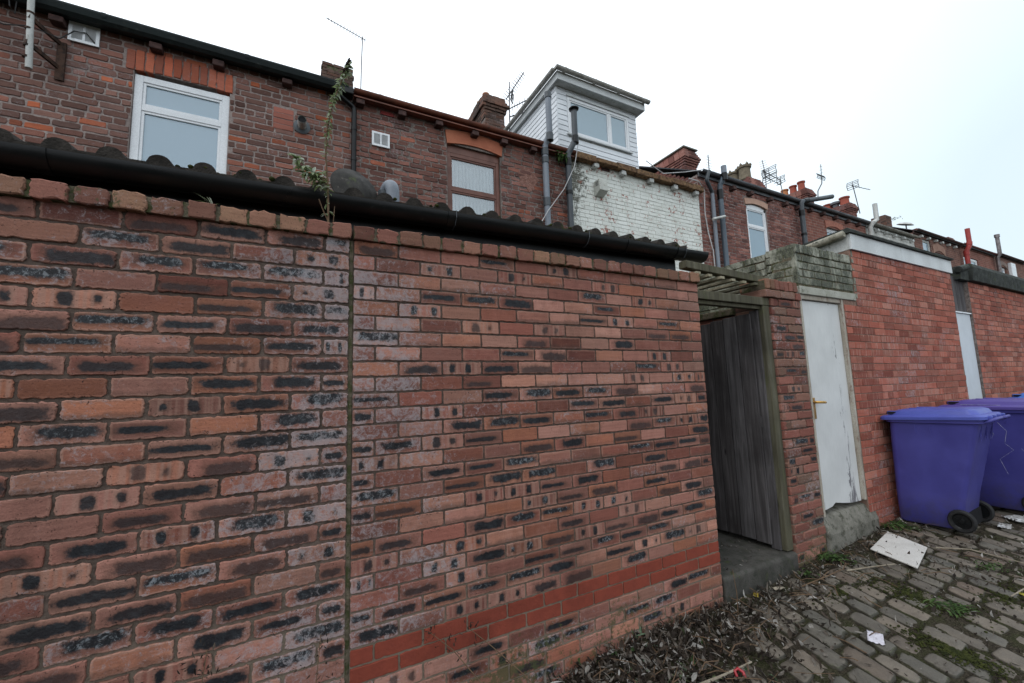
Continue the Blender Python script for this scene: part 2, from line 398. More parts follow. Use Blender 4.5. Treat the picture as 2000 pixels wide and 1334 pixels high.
# ------------------------------------------------------------------ materials
PINK = [(0.0, (0.190, 0.066, 0.048)), (0.2, (0.262, 0.112, 0.086)), (0.45, (0.330, 0.165, 0.128)), (0.65, (0.158, 0.055, 0.043)), (0.8, (0.305, 0.120, 0.070)), (1.0, (0.355, 0.192, 0.150))]
M = {}
M['flash_l'] = mat_brick('brick_flashed_large', PINK, dark=True, white=0.55, moss=0.3, wx=(-0.10, 0.60, 0.11), rim=0.85, grime=0.6, pits=0.9, bump=1.0)
M['flash_r'] = mat_brick('brick_flashed', PINK, dark=True, white=0.35, moss=0.3, wx=(0.0, 0.75, 0.13), rim=0.55, grime=0.55, pits=0.8, bump=0.9)
M['coping'] = mat_brick('brick_coping', [(0.0, (0.175, 0.072, 0.055)), (0.5, (0.235, 0.110, 0.080)), (1.0, (0.22, 0.125, 0.078))], white=0.25, moss=1.0, pits=0.9, bump=0.8)
M['pillar'] = mat_brick('brick_pillar', [(0.0, (0.16, 0.055, 0.042)), (0.5, (0.23, 0.095, 0.072)), (0.8, (0.15, 0.09, 0.065)), (1.0, (0.26, 0.13, 0.10))], dark=True, white=0.5, moss=0.7, pits=0.8, rim=0.3, bump=0.9)
M['old1'] = mat_brick('brick_old_purple', [(0.0, (0.105, 0.057, 0.047)), (0.35, (0.215, 0.110, 0.086)), (0.6, (0.160, 0.094, 0.079)), (0.84, (0.235, 0.105, 0.079)), (0.93, (0.23, 0.090, 0.062)), (1.0, (0.42, 0.115, 0.052))], var=0.15, white=0.35, moss=0.0, pits=0.7, soot=0.35, bump=1.0, grime=0.3)
M['old2'] = mat_brick('brick_old_brown', [(0.0, (0.100, 0.050, 0.043)), (0.3, (0.175, 0.083, 0.067)), (0.6, (0.220, 0.095, 0.072)), (0.88, (0.180, 0.094, 0.078)), (1.0, (0.36, 0.105, 0.055))], var=0.2, white=0.3, moss=0.0, pits=0.7, soot=0.5, bump=1.2)
M['old4'] = mat_brick('brick_old_red', [(0.0, (0.12, 0.056, 0.050)), (0.3, (0.175, 0.076, 0.062)), (0.7, (0.22, 0.090, 0.072)), (1.0, (0.29, 0.145, 0.115))], var=0.3, white=0.15, moss=0.0, pits=0.4, soot=0.45, bump=0.9)
M['red'] = mat_brick('brick_red', [(0.0, (0.235, 0.064, 0.043)), (0.4, (0.275, 0.080, 0.053)), (0.8, (0.31, 0.105, 0.072)), (1.0, (0.34, 0.14, 0.10))], var=0.4, white=0.35, moss=0.2, pits=0.2, bump=0.4, vband=0.75, wx=(5.9, 0.9, 0.08))
M['arch'] = mat_brick('brick_orange', [(0.0, (0.36, 0.095, 0.052)), (0.6, (0.43, 0.13, 0.075)), (1.0, (0.32, 0.11, 0.075))], white=0.2, moss=0.0, pits=0.4, soot=0.2)

def mat_mortar(name, c1, c2, moss=0.0, rough=0.95, low=False):
    N = NT(name, rough, 0.15); n = N.noise(N.pos, 30, 6, 0.7); l = N.noise(N.pos, 1.6, 4)
    c = N.mix(N.ss(n, 0.35, 0.68), c1, c2); c = N.mix(N.ss(l, 0.4, 0.7, 0, 0.45), c, tuple(x*0.45 for x in c1))
    if low: c = N.mix(N.ss(N.sep(N.pos)[2], 0.95, 0.35, 0, 0.6), c, (0.27, 0.22, 0.165))
    if moss:
        mm = N.noise(N.pos, 17, 8, 0.75); c = N.mix(N.ss(mm, 0.68-0.25*moss, 0.76-0.25*moss, 0, 0.85), c, (0.050, 0.060, 0.022))
    N.col(c); N.bump(N.m('ADD', N.noise(N.pos, 140, 4, 0.7), n), 0.8, 0.006); return N.mat
M['mortar'] = mat_mortar('mortar_sandy', (0.078, 0.056, 0.046), (0.150, 0.112, 0.092), 0.12, low=True)
M['mortar_moss'] = mat_mortar('mortar_mossy', (0.10, 0.085, 0.060), (0.17, 0.14, 0.10), 0.8)
M['mortar_old'] = mat_mortar('mortar_old_lime', (0.22, 0.175, 0.16), (0.36, 0.30, 0.275))
M['mortar_dark'] = mat_mortar('mortar_sooty', (0.12, 0.10, 0.09), (0.28, 0.235, 0.21))
M['mortar_red'] = mat_mortar('mortar_pinkish', (0.17, 0.105, 0.080), (0.27, 0.18, 0.14))

def mat_painted(name, paint, paint2, under, amt, moss=0.0, mould=None):
    N = NT(name, 0.62, 0.3); rnd = N.attr('rnd').outputs['Vector']; r = N.sep(rnd)
    a = N.noise(N.pos, 2.2, 4, 0.6); f = N.noise(N.pos, 14, 9, 0.75, 0.6); g = N.noise(N.pos, 60, 4, 0.7)
    c = N.mix(N.ss(a, 0.3, 0.7), paint, paint2)
    c = N.mix(N.ss(g, 0.4, 0.8, 0, 0.2), c, tuple(x*0.6 for x in paint2))
    th = N.m('ADD', N.m('MULTIPLY', N.m('SUBTRACT', a, 0.5), -0.5), N.m('MULTIPLY_ADD', r[0], -0.10, 0.80 - amt*0.3))
    c = N.mix(N.ss(f, th, N.m('ADD', th, 0.02)), c, under)
    if moss:
        mm = N.noise(N.vscale(N.pos, (1, 1, 0.55)), 5, 9, 0.78, 0.5); x = N.sep(N.pos)
        c = N.mix(N.ss(mm, 0.70-0.32*moss, 0.80-0.26*moss, 0, 0.93), c, N.mix(N.ss(g, 0.4, 0.6), (0.022, 0.024, 0.018), (0.085, 0.092, 0.055)))
    if mould:   # black mould spreading from the pipe joint
        q = N.sep(N.pos); dx = N.m('SUBTRACT', q[0], mould[0]); dz = N.m('ABSOLUTE', N.m('SUBTRACT', q[2], mould[1]))
        k = N.m('ADD', N.ss(dx, mould[2], 0.0, 0.0, 0.38), N.ss(dz, mould[3], 0.0, -0.04, 0.06)); mm = N.noise(N.pos, 13, 9, 0.8, 0.5)
        th = N.m('SUBTRACT', 0.80, k); c = N.mix(N.ss(mm, th, N.m('ADD', th, 0.08), 0, 0.92), c, N.mix(N.ss(g, 0.4, 0.6), (0.018, 0.017, 0.013), (0.10, 0.095, 0.06)))
    N.col(c); N.bump(N.m('ADD', g, f), 0.6, 0.004); return N.mat
M['white_brick'] = mat_painted('painted_white_brick', (0.70, 0.72, 0.68), (0.60, 0.62, 0.57), (0.30, 0.10, 0.07), 0.50, mould=(3.95, 5.35, 1.0, 0.8))
M['white_mossy'] = mat_painted('painted_cream_mossy_brick', (0.34, 0.34, 0.28), (0.22, 0.225, 0.17), (0.14, 0.12, 0.085), 0.5, moss=1.0)
M['white_mortar'] = mat_mortar('mortar_painted', (0.42, 0.42, 0.38), (0.66, 0.66, 0.61))
M['black'] = simple('black_plastic', (0.005, 0.006, 0.007), (0.003, 0.0035, 0.004), 5, 0.36, 0.28, dirt=(0.022, 0.024, 0.022), dirt_amt=0.12)
M['gutter1'] = simple('gutter_painted_black_green', (0.018, 0.028, 0.028), (0.012, 0.017, 0.018), 4, 0.55, 0.3, bump=0.2, dirt=(0.05, 0.055, 0.05), dirt_amt=0.3)
M['grey'] = simple('grey_plastic_pipe', (0.20, 0.23, 0.27), (0.15, 0.17, 0.20), 5, 0.42, 0.4, streak=True, dirt=(0.09, 0.10, 0.10), dirt_amt=0.2)
M['darkgrey'] = simple('dark_grey_pipe', (0.060, 0.072, 0.082), (0.040, 0.048, 0.056), 5, 0.42, 0.4, streak=True)
M['pipeblue'] = simple('slate_grey_pipe', (0.085, 0.115, 0.145), (0.060, 0.080, 0.100), 5, 0.40, 0.4, streak=True)
M['upvc'] = simple('white_upvc', (0.78, 0.80, 0.82), (0.70, 0.72, 0.74), 3, 0.3, 0.5, dirt=(0.45, 0.46, 0.45), dirt_amt=0.1)
M['dirtywhite'] = simple('dirty_white_paint', (0.55, 0.56, 0.54), (0.40, 0.41, 0.39), 6, 0.55, 0.3, dirt=(0.18, 0.18, 0.15), dirt_amt=0.45, streak=True)
M['brownframe'] = simple('brown_window_paint', (0.16, 0.060, 0.038), (0.11, 0.042, 0.028), 6, 0.45, 0.4)
M['browngutter'] = simple('brown_gutter', (0.19, 0.060, 0.034), (0.11, 0.040, 0.026), 5, 0.55, 0.3, bump=0.3, dirt=(0.05, 0.03, 0.02), dirt_amt=0.4, streak=False)
M['rottenwood'] = simple('rotten_ochre_board', (0.26, 0.16, 0.08), (0.12, 0.065, 0.040), 9, 0.9, 0.2, bump=0.9, dirt=(0.045, 0.03, 0.02), dirt_amt=0.7)
M['lintel2'] = simple('terracotta_painted_lintel', (0.44, 0.155, 0.085), (0.36, 0.12, 0.07), 4, 0.75, 0.2, bump=0.2)
M['lintel4'] = simple('salmon_painted_lintel', (0.56, 0.36, 0.27), (0.46, 0.29, 0.22), 4, 0.75, 0.2, bump=0.2)
M['corbel'] = simple('dark_corbel_brick', (0.10, 0.055, 0.048), (0.05, 0.032, 0.030), 20, 0.9, 0.2, bump=0.6)
M['fascia3'] = simple('white_fascia_board', (0.62, 0.64, 0.64), (0.52, 0.54, 0.54), 3, 0.45, 0.35, dirt=(0.32, 0.33, 0.30), dirt_amt=0.25, streak=True)
M['cladding'] = simple('white_cladding', (0.74, 0.77, 0.80), (0.66, 0.69, 0.72), 3, 0.4, 0.4)
M['felt'] = simple('roofing_felt', (0.050, 0.056, 0.050), (0.028, 0.030, 0.028), 12, 0.85, 0.2, bump=0.7, moss=0.45, dirt=(0.10, 0.11, 0.09), dirt_amt=0.3)
M['slate'] = simple('roof_slate', (0.075, 0.078, 0.085), (0.045, 0.047, 0.052), 7, 0.6, 0.3, bump=0.4, moss=0.25)
M['rolltile'] = simple('mossy_roll_tile', (0.042, 0.036, 0.031), (0.018, 0.016, 0.014), 14, 0.95, 0.15, bump=1.0, moss=0.30)
M['concrete'] = simple('old_concrete', (0.22, 0.21, 0.18), (0.13, 0.125, 0.105), 7, 0.92, 0.2, bump=0.9, dirt=(0.055, 0.055, 0.04), dirt_amt=0.6, moss=0.3)
M['concrete_dark'] = simple('damp_concrete', (0.080, 0.074, 0.066), (0.042, 0.040, 0.034), 6, 0.85, 0.3, bump=0.9, dirt=(0.03, 0.032, 0.024), dirt_amt=0.6, moss=0.4)
M['cream_lintel'] = simple('cream_concrete_lintel', (0.42, 0.42, 0.37), (0.30, 0.30, 0.25), 5, 0.8, 0.2, bump=0.5, dirt=(0.10, 0.10, 0.07), dirt_amt=0.4)
M['slab'] = simple('pale_slab', (0.62, 0.60, 0.57), (0.52, 0.50, 0.47), 6, 0.5, 0.35, bump=0.1, dirt=(0.25, 0.23, 0.20), dirt_amt=0.15)
M['rust'] = simple('rusty_steel', (0.075, 0.035, 0.020), (0.022, 0.016, 0.014), 25, 0.85, 0.3, bump=0.8)
M['alu'] = simple('weathered_aluminium', (0.12, 0.12, 0.125), (0.07, 0.07, 0.075), 20, 0.5, 0.4, metal=0.4)
M['steel'] = simple('flue_steel', (0.24, 0.22, 0.22), (0.14, 0.12, 0.12), 8, 0.4, 0.5, metal=0.6)
M['brass'] = simple('brass', (0.62, 0.36, 0.10), (0.45, 0.25, 0.07), 12, 0.32, 0.5, metal=0.8)
M['redpipe'] = simple('red_painted_pipe', (0.36, 0.045, 0.040), (0.26, 0.035, 0.030), 6, 0.5, 0.3)
M['rubber'] = simple('tyre_rubber', (0.020, 0.020, 0.021), (0.012, 0.012, 0.012), 20, 0.75, 0.3, dirt=(0.05, 0.045, 0.04), dirt_amt=0.2)
M['potred'] = simple('chimney_pot_terracotta', (0.34, 0.085, 0.055), (0.25, 0.07, 0.05), 6, 0.8, 0.2)
M['potbuff'] = simple('chimney_pot_buff', (0.20, 0.165, 0.115), (0.13, 0.11, 0.08), 6, 0.85, 0.2, dirt=(0.05, 0.05, 0.03), dirt_amt=0.4)
M['potorange'] = simple('chimney_pot_orange', (0.52, 0.22, 0.09), (0.40, 0.17, 0.08), 6, 0.8, 0.2)
M['cable_w'] = simple('white_cable', (0.55, 0.55, 0.55), None, 5, 0.5)
M['cable_b'] = simple('black_cable', (0.02, 0.02, 0.02), None, 5, 0.5)

def mat_door(name, paint, amt):
    N = NT(name, 0.5, 0.35); P = N.pos; S = N.vscale(P, (1, 1, 0.16))
    a = N.noise(P, 3, 4); f = N.noise(S, 16, 8, 0.75, 0.8); g = N.noise(N.vscale(P, (3, 3, 0.25)), 40, 3)
    c = N.mix(N.ss(a, 0.3, 0.7), paint, tuple(x*0.88 for x in paint))
    c = N.mix(N.ss(g, 0.35, 0.8, 0, 0.22), c, tuple(x*0.62 for x in paint))
    z = N.sep(P)[2]
    px = N.sep(P)[0]
    th = N.m('SUBTRACT', 0.79 - 0.2*amt, N.ss(N.m('ABSOLUTE', N.m('SUBTRACT', px, 4.42)), 0.12, 0.0, 0, 0.17)); th = N.m('SUBTRACT', th, N.ss(z, 0.62, 0.45, 0, 0.10))
    c = N.mix(N.ss(f, th, N.m('ADD', th, 0.015)), c, N.mix(g, (0.10, 0.10, 0.12), (0.24, 0.23, 0.23)))
    N.col(c); N.bump(N.m('ADD', N.m('MULTIPLY', g, 0.6), f), 0.35, 0.003); return N.mat
M['door2'] = mat_door('flaking_white_paint', (0.60, 0.61, 0.605), 0.42)
M['door3'] = mat_door('white_door_paint', (0.58, 0.62, 0.66), -0.2)

def mat_wood(name, c1, c2, c3, moss=0.0, scale=1.0, plank=None):
    N = NT(name, 0.85, 0.2); P = N.opos
    S = N.vscale(P, (22*scale, 22*scale, 1.3*scale)); g = N.noise(S, 1.0, 8, 0.68, 0.9)
    k = N.vor(N.vscale(P, (5.0, 5.0, 1.6)), 1.3); kn = N.ss(k, 0.10, 0.02)
    c = N.ramp(g, [(0.25, c2), (0.5, c1), (0.75, c3)])
    c = N.mix(N.ss(N.noise(P, 1.8, 4), 0.35, 0.7, 0, 0.55), c, tuple(x*0.5 for x in c2))
    c = N.mix(kn, c, tuple(x*0.4 for x in c2))
    if plank:   # every board weathered to its own tone
        wn = N.n('ShaderNodeTexWhiteNoise', noise_dimensions='1D'); N.set(wn.inputs['W'], N.m('FLOOR', N.m('DIVIDE', N.m('SUBTRACT', N.sep(P)[1], plank[0]), plank[1])))
        c = N.mix(N.m('MULTIPLY', wn.outputs['Value'], 0.6), c, N.vscale(c, (0.42, 0.38, 0.36)))
    if moss:
        mm = N.noise(N.vscale(P, (1, 1, 0.35)), 12, 8, 0.7); c = N.mix(N.ss(mm, 0.66-0.25*moss, 0.80-0.2*moss, 0, 0.8), c, (0.075, 0.088, 0.035))
    N.col(c); N.bump(N.m('ADD', g, N.m('MULTIPLY', kn, -0.5)), 0.7, 0.006); return N.mat
M['wood_dark'] = mat_wood('weathered_dark_boards', (0.088, 0.082, 0.084), (0.034, 0.030, 0.030), (0.185, 0.176, 0.178), plank=(0.11, 0.1247))
M['wood_green'] = mat_wood('green_damp_timber', (0.095, 0.088, 0.058), (0.040, 0.036, 0.026), (0.150, 0.142, 0.112), moss=0.42)
M['wood_pale'] = mat_wood('algae_pale_batten', (0.30, 0.27, 0.19), (0.17, 0.15, 0.10), (0.40, 0.36, 0.27), moss=0.45)

def mat_glass(name, tint, rough=0.03, alpha=0.35):
    N = NT(name, rough, 0.6); N.col(tint)
    N.b.inputs['Roughness'].default_value = rough
    gl = N.n('ShaderNodeBsdfGlossy'); gl.inputs['Roughness'].default_value = rough; gl.inputs['Color'].default_value = (0.9, 0.93, 0.95, 1)
    tr = N.n('ShaderNodeBsdfTransparent'); tr.inputs['Color'].default_value = (0.85, 0.89, 0.9, 1)
    fr = N.n('ShaderNodeFresnel'); fr.inputs['IOR'].default_value = 1.5
    mxs = N.n('ShaderNodeMixShader'); N.set(mxs.inputs[0], N.m('ADD', fr.outputs[0], 0.12, clamp=True)); N.t.links.new(tr.outputs[0], mxs.inputs[1]); N.t.links.new(gl.outputs[0], mxs.inputs[2])
    m2 = N.n('ShaderNodeMixShader'); m2.inputs[0].default_value = 1 - alpha; N.t.links.new(mxs.outputs[0], m2.inputs[2]); N.t.links.new(N.b.outputs[0], m2.inputs[1])
    N.t.links.new(m2.outputs[0], N.t.nodes['Material Output'].inputs['Surface']); return N.mat
M['glass'] = mat_glass('window_glass', (0.45, 0.52, 0.56), alpha=0.15)
M['glass_frost_sky'] = mat_glass('obscured_sky_tint_glass', (0.36, 0.50, 0.60), 0.06, alpha=0.55)  # pale blue base puts sky reflection and pale blinds into the pane colour
M['blind'] = simple('pale_blind', (0.58, 0.68, 0.74), (0.48, 0.58, 0.64), 3, 0.8, 0.2)
M['curtain'] = simple('white_net_curtain', (0.70, 0.70, 0.68), (0.60, 0.60, 0.58), 3, 0.9, 0.1)
M['dark'] = simple('painted_dark_interior', (0.02, 0.02, 0.022), None, 3, 0.9, 0.1)  # near-black colour stands in for the shade inside openings

def mat_bin(name, c1, c2):
    N = NT(name, 0.42, 0.4); P = N.opos
    a = N.noise(P, 3.5, 5, 0.6); g = N.noise(P, 260, 2)
    c = N.mix(N.ss(a, 0.3, 0.7), c1, c2)
    sc_ = N.noise(N.vscale(P, (5, 5, 1.4)), 6, 9, 0.8, 1.5); c = N.mix(N.ss(sc_, 0.665, 0.69, 0, 0.45), c, (0.28, 0.26, 0.42))
    z = N.sep(P)[2]; d = N.noise(P, 9, 7, 0.75)
    c = N.mix(N.m('MULTIPLY', N.ss(z, 0.40, 0.0), N.ss(d, 0.35, 0.65, 0, 0.6)), c, (0.055, 0.048, 0.050))
    c = N.mix(N.ss(N.noise(P, 24, 8, 0.8), 0.62, 0.75, 0, 0.22), c, (0.10, 0.09, 0.13))
    N.col(c); N.rgh(N.ss(a, 0.3, 0.7, 0.50, 0.36)); N.bump(g, 0.12, 0.001); return N.mat
M['bin_purple'] = mat_bin('bin_violet_plastic', (0.055, 0.054, 0.255), (0.043, 0.041, 0.200))
M['lid_sky_sheen'] = mat_bin('lid_blue_sky_sheen_plastic', (0.066, 0.088, 0.37), (0.055, 0.070, 0.30))  # bluish sky sheen on the lid top is put into its colour
M['lid_purple'] = mat_bin('lid_violet_plastic', (0.085, 0.062, 0.28), (0.068, 0.048, 0.22))
M['lid_bright'] = mat_bin('lid_bright_blue_plastic', (0.06, 0.16, 0.50), (0.05, 0.12, 0.42))

# ground materials
def mat_ground():
    N = NT('alley_soil', 0.97, 0.1); a = N.noise(N.pos, 5, 6, 0.65); b = N.noise(N.pos, 60, 6, 0.8); v = N.vor(N.pos, 95)
    c = N.mix(N.ss(b, 0.35, 0.65), (0.022, 0.018, 0.013), (0.075, 0.062, 0.045)); c = N.mix(N.ss(a, 0.42, 0.62, 0, 0.55), c, (0.040, 0.048, 0.016))
    c = N.mix(N.ss(v, 0.18, 0.10, 0, 0.5), c, (0.20, 0.17, 0.13))
    N.col(c); N.bump(N.m('ADD', b, v), 1.0, 0.012); return N.mat
M['soil'] = mat_ground()
def mat_sett():
    N = NT('stone_sett', 0.6, 0.4); r = N.attr('rnd').outputs['Vector']; rr = N.sep(r); P = N.vadd(N.pos, N.vscale(r, (6, 5, 4)))
    c = N.ramp(rr[0], [(0, (0.115, 0.098, 0.078)), (0.3, (0.165, 0.140, 0.112)), (0.6, (0.105, 0.098, 0.082)), (0.85, (0.140, 0.105, 0.080)), (1, (0.195, 0.168, 0.134))])
    a = N.noise(P, 12, 6, 0.7); b = N.noise(P, 120, 4, 0.75)
    c = N.mix(N.ss(a, 0.35, 0.7, 0, 0.6), c, N.vscale(c, (0.45, 0.45, 0.45))); c = N.mix(N.ss(b, 0.4, 0.7, 0, 0.4), c, N.vscale(c, (1.5, 1.5, 1.45)))
    e = N.sep(N.attr('inf').outputs['Vector'])[0]
    m = N.noise(N.pos, 16, 8, 0.75); ml = N.noise(N.pos, 1.6, 3)
    th = N.m('SUBTRACT', N.m('MULTIPLY_ADD', ml, -0.45, 0.86), N.m('MULTIPLY', e, 0.20))
    c = N.mix(N.ss(m, th, N.m('ADD', th, 0.10), 0, 0.85), c, N.mix(b, (0.030, 0.034, 0.012), (0.060, 0.070, 0.024)))
    c = N.mix(N.ss(N.m('ADD', e, N.m('MULTIPLY', a, 0.5)), 0.85, 1.25, 0, 0.8), c, (0.030, 0.025, 0.018))
    N.col(c); N.rgh(N.ss(a, 0.3, 0.7, 0.72, 0.48)); N.bump(N.m('ADD', N.m('MULTIPLY', a, 1.6), b), 0.8, 0.006); return N.mat
M['sett'] = mat_sett()
def mat_leaf(name, stops, rough=0.7):
    N = NT(name, rough, 0.25); r = N.sep(N.attr('rnd').outputs['Vector'])
    c = N.ramp(r[0], stops); n = N.noise(N.pos, 90, 3); c = N.mix(N.ss(n, 0.35, 0.7, 0, 0.4), c, N.vscale(c, (0.5, 0.5, 0.5))); N.col(c)
    tr = N.n('ShaderNodeBsdfTranslucent'); N.set(tr.inputs['Color'], c); ms = N.n('ShaderNodeMixShader'); ms.inputs[0].default_value = 0.4
    N.t.links.new(N.b.outputs[0], ms.inputs[1]); N.t.links.new(tr.outputs[0], ms.inputs[2]); N.t.links.new(ms.outputs[0], N.t.nodes['Material Output'].inputs['Surface']); return N.mat
M['litter'] = mat_leaf('dead_leaves', [(0, (0.018, 0.013, 0.010)), (0.40, (0.045, 0.033, 0.025)), (0.68, (0.115, 0.090, 0.070)), (0.88, (0.26, 0.235, 0.205)), (1.0, (0.50, 0.48, 0.45))])
M['litter_green'] = mat_leaf('fallen_green_leaves', [(0, (0.05, 0.09, 0.03)), (0.5, (0.10, 0.16, 0.07)), (1.0, (0.22, 0.30, 0.22))])
M['glass_pale'] = mat_glass('pale_sky_tint_glass', (0.42, 0.55, 0.63), 0.05, alpha=0.55)  # pale base colour stands in for sky reflected in the dormer panes
M['leaf'] = mat_leaf('grey_green_leaves', [(0, (0.11, 0.15, 0.06)), (0.4, (0.21, 0.27, 0.12)), (0.75, (0.36, 0.42, 0.29)), (1.0, (0.55, 0.60, 0.52))])
M['weed'] = mat_leaf('weed_leaves', [(0, (0.035, 0.070, 0.020)), (0.6, (0.075, 0.135, 0.035)), (1.0, (0.13, 0.20, 0.07))])
M['stalk'] = simple('dry_stalk', (0.16, 0.105, 0.062), (0.10, 0.062, 0.040), 30, 0.85, 0.2)
M['deadflower'] = simple('dead_flower_spike', (0.035, 0.025, 0.018), (0.018, 0.013, 0.010), 60, 0.95, 0.1)
M['moss'] = simple('moss', (0.050, 0.056, 0.014), (0.018, 0.022, 0.008), 30, 0.97, 0.1, bump=1.0, fine=220)

# ------------------------------------------------------------------ ground shape
def gz(x, y=0.0):
    z = 0.045 + 0.056*(min(x, 6.2) - 2.48) + 0.008*max(0, min(x, 30) - 6.2)
    return max(z, -0.06 if x < 0.6 else z) + (0.045*max(y, -2.2) if y < 0 else 0) + (0.03*max(0, -2.2 - y) if y < -2.2 else 0)

def add_attr(me, name, data):
    at = me.attributes.new(name, 'FLOAT_VECTOR', 'POINT'); at.data.foreach_set('vector', np.array(data, dtype=np.float32).ravel())

def leafmesh(name, items, mat, parent=None, seg=3):
    """items: (base, direction, up, length, width, curl, rnd)"""
    V = []; F = []; A = []
    for (p, d, up, L, W, curl, rn) in items:
        p = Vector(p); d = Vector(d).normalized(); up = Vector(up); s = d.cross(up)
        if s.length < 1e-4: s = d.orthogonal()
        s.normalize(); up = s.cross(d).normalized(); b = len(V)
        for i in range(seg+1):
            t = i/seg; wd = W*0.5*(math.sin(pi*min(0.98, t*0.92+0.06))**0.8); a = curl*t
            c = p + d*(L*t*cos(a*0.5)) + up*(L*t*sin(a*0.5))
            V += [c - s*wd + up*wd*0.35, c, c + s*wd + up*wd*0.35]; A += [(rn, t, 0)]*3
        for i in range(seg):
            q = b+3*i; F += [(q, q+1, q+4, q+3), (q+1, q+2, q+5, q+4)]
    me = bpy.data.meshes.new(name); me.from_pydata([tuple(v) for v in V], [], F); me.update(); add_attr(me, 'rnd', A)
    o = bpy.data.objects.new(name, me); C.objects.link(o); me.materials.append(mat)
    if parent is not None: o.parent = parent; o.matrix_parent_inverse = parent.matrix_world.inverted()
    return o

# soil sheet reaching the horizon, finer near the camera
def build_ground():
    xs = [-300, -80, -20, -6] + [-3 + 0.12*i for i in range(92)] + [9, 11, 14, 20, 30, 60, 300]
    ys = [-300, -60, -12, -5] + [-4 + 0.12*i for i in range(35)] + [0.6, 3, 20, 300]
    R = random.Random(4); V = []; F = []
    for y in ys:
        for x in xs:
            near = -3 < x < 8.1 and -4 < y < 0.2
            V.append((x, y, gz(x, min(y, 0)) - 0.013 + (R.uniform(-0.006, 0.010) if near else 0)))
    n = len(xs)
    for j in range(len(ys)-1):
        for i in range(n-1): F.append((j*n+i, j*n+i+1, (j+1)*n+i+1, (j+1)*n+i))
    mb = MB(); mb.add(V, F); o = obj('ground', mb, M['soil'], smooth=True, fixn=False); structure(o)
build_ground()

def build_setts():
    R = random.Random(11); V = []; F = []; LOC = []; RN = []
    ang = RD(-13); ca, sa = cos(ang), sin(ang)
    pitch = 0.130
    row = 0
    t = 0.6
    while t < 11.0:
        W = pitch * R.uniform(0.9, 1.1); 
        s = -0.30 + R.uniform(0, 0.2)
        while s < 4.3:
            L = R.choice((0.18, 0.22, 0.25, 0.29)) * R.uniform(0.88, 1.1)
            cx = t + W/2; cs = s + L/2
            # world: origin row position t along X, long side along -Y skewed
            X = cx + cs*sa; Y = -cs*ca
            s += L
            if Y > -0.05 - 0.10*(X > 2.4 and X < 4.8): continue
            if X < 0.8 or X > 10.5: continue
            rn = (R.random(), R.random(), R.random()); hx, hy = W/2 - R.uniform(0.002, 0.007), L/2 - R.uniform(0.002, 0.009)
            dz = R.uniform(-0.012, 0.005); tx, ty = R.uniform(-0.035, 0.035), R.uniform(-0.03, 0.03); m = 18
            rings = [(1.0, -0.05), (0.99, -0.011), (0.94, -0.003), (0.80, 0.001), (0.40, 0.002)]
            J = [R.uniform(0.90, 1.05) for _ in range(m)]; pw = R.uniform(0.30, 0.46); b = len(V)
            for sc_, h in rings:
                for i in range(m):
                    a = 2*pi*i/m; c_, s_ = cos(a), sin(a)
                    px = math.copysign(abs(c_)**pw, c_)*hx*sc_*J[i]; py = math.copysign(abs(s_)**pw, s_)*hy*sc_*J[i]
                    wx = X + px + py*(-sa); wy = Y + py*ca
                    V.append((wx, wy, gz(wx, wy) + h + dz + tx*px + ty*py + R.uniform(-0.0015, 0.0015))); LOC.append((sc_ if sc_ > 0.9 else 0.0, 0, 0)); RN.append(rn)
            b0 = b
            for k in range(len(rings)-1):
                for i in range(m):
                    p = b0+k*m+i; q = b0+k*m+(i+1) % m; F.append((p, q, q+m, p+m))
            F.append(tuple(b0+(len(rings)-1)*m+i for i in range(m)))
        t += W; row += 1
    me = bpy.data.meshes.new('cobbled_alley'); me.from_pydata(V, [], F); me.update()
    add_attr(me, 'rnd', RN); add_attr(me, 'inf', LOC)
    me.polygons.foreach_set('use_smooth', [True]*len(me.polygons))
    o = bpy.data.objects.new('cobbled_alley', me); C.objects.link(o); me.materials.append(M['sett']); structure(o)
build_setts()

# ------------------------------------------------------------------ foreground yard wall (two sections either side of the upright joint)
def kf_l(row, u, R):
    q = R.random(); return 1 if q < 0.60 else 2 if q < 0.72 else 0
def kf_r(row, u, R):
    if row in (25, 26): return 4
    q = R.random(); lim = 0.26 if row < 10 else 0.44
    return 1 if q < lim else 2 if q < lim + 0.17 else 0
GR = 'sections of the brick yard wall'
R = random.Random(21)
tw = thing('yard_wall', 'near brick wall section left of the upright joint, large bricks with black burnt patches', 'wall', (-1.2, 0, 0), GR)
it = []
# rows counted from the joint leftwards so that half bricks meet it on even rows
row = 0; vt = 2.3475
while vt > -0.1:
    u = -0.012; first = True
    while u > -4.0:
        L = (0.116 if (row % 2 == 0 and first) else 0.2425) * R.uniform(0.985, 1.015); first = False
        if u - L < -4.05: break
        it.append((u - L + 0.012, vt - 0.0825 + 0.012 + R.uniform(-.0015, .0015), u, vt - 0.0 + R.uniform(-.0015, .0015), kf_l(row, u, R))); u -= L
    vt -= 0.0825; row += 1
bricks('brickwork', tw, M['flash_l'], it, nl=16, ns=6, jit=0.0017, rc=0.009, pj=0.003, cham=0.003, seed=3)
panel('mortar', tw, M['mortar'], -4.0, -0.010, -0.3, 2.344, front=-0.0075, depth=0.2)
tw2 = thing('yard_wall', 'brick wall section right of the upright joint with two smooth deep red courses near its foot', 'wall', (1.2, 0, 0), GR)
it = []; vt = 2.345; row = 0
while vt > -0.1:
    u = 0.012; n = 0
    xs = [0.0] + ([0.225*k for k in range(1, 12)] if row % 2 == 0 else [0.1125 + 0.225*k for k in range(11)] + [2.475])
    for a, b in zip(xs[:-1], xs[1:]):
        it.append((a + (0.012 if a == 0 else 0.005), vt - 0.0655 + R.uniform(-.001, .001), min(b - 0.005, 2.472), vt + R.uniform(-.001, .001), kf_r(row, a, R)))
    vt -= 0.075; row += 1
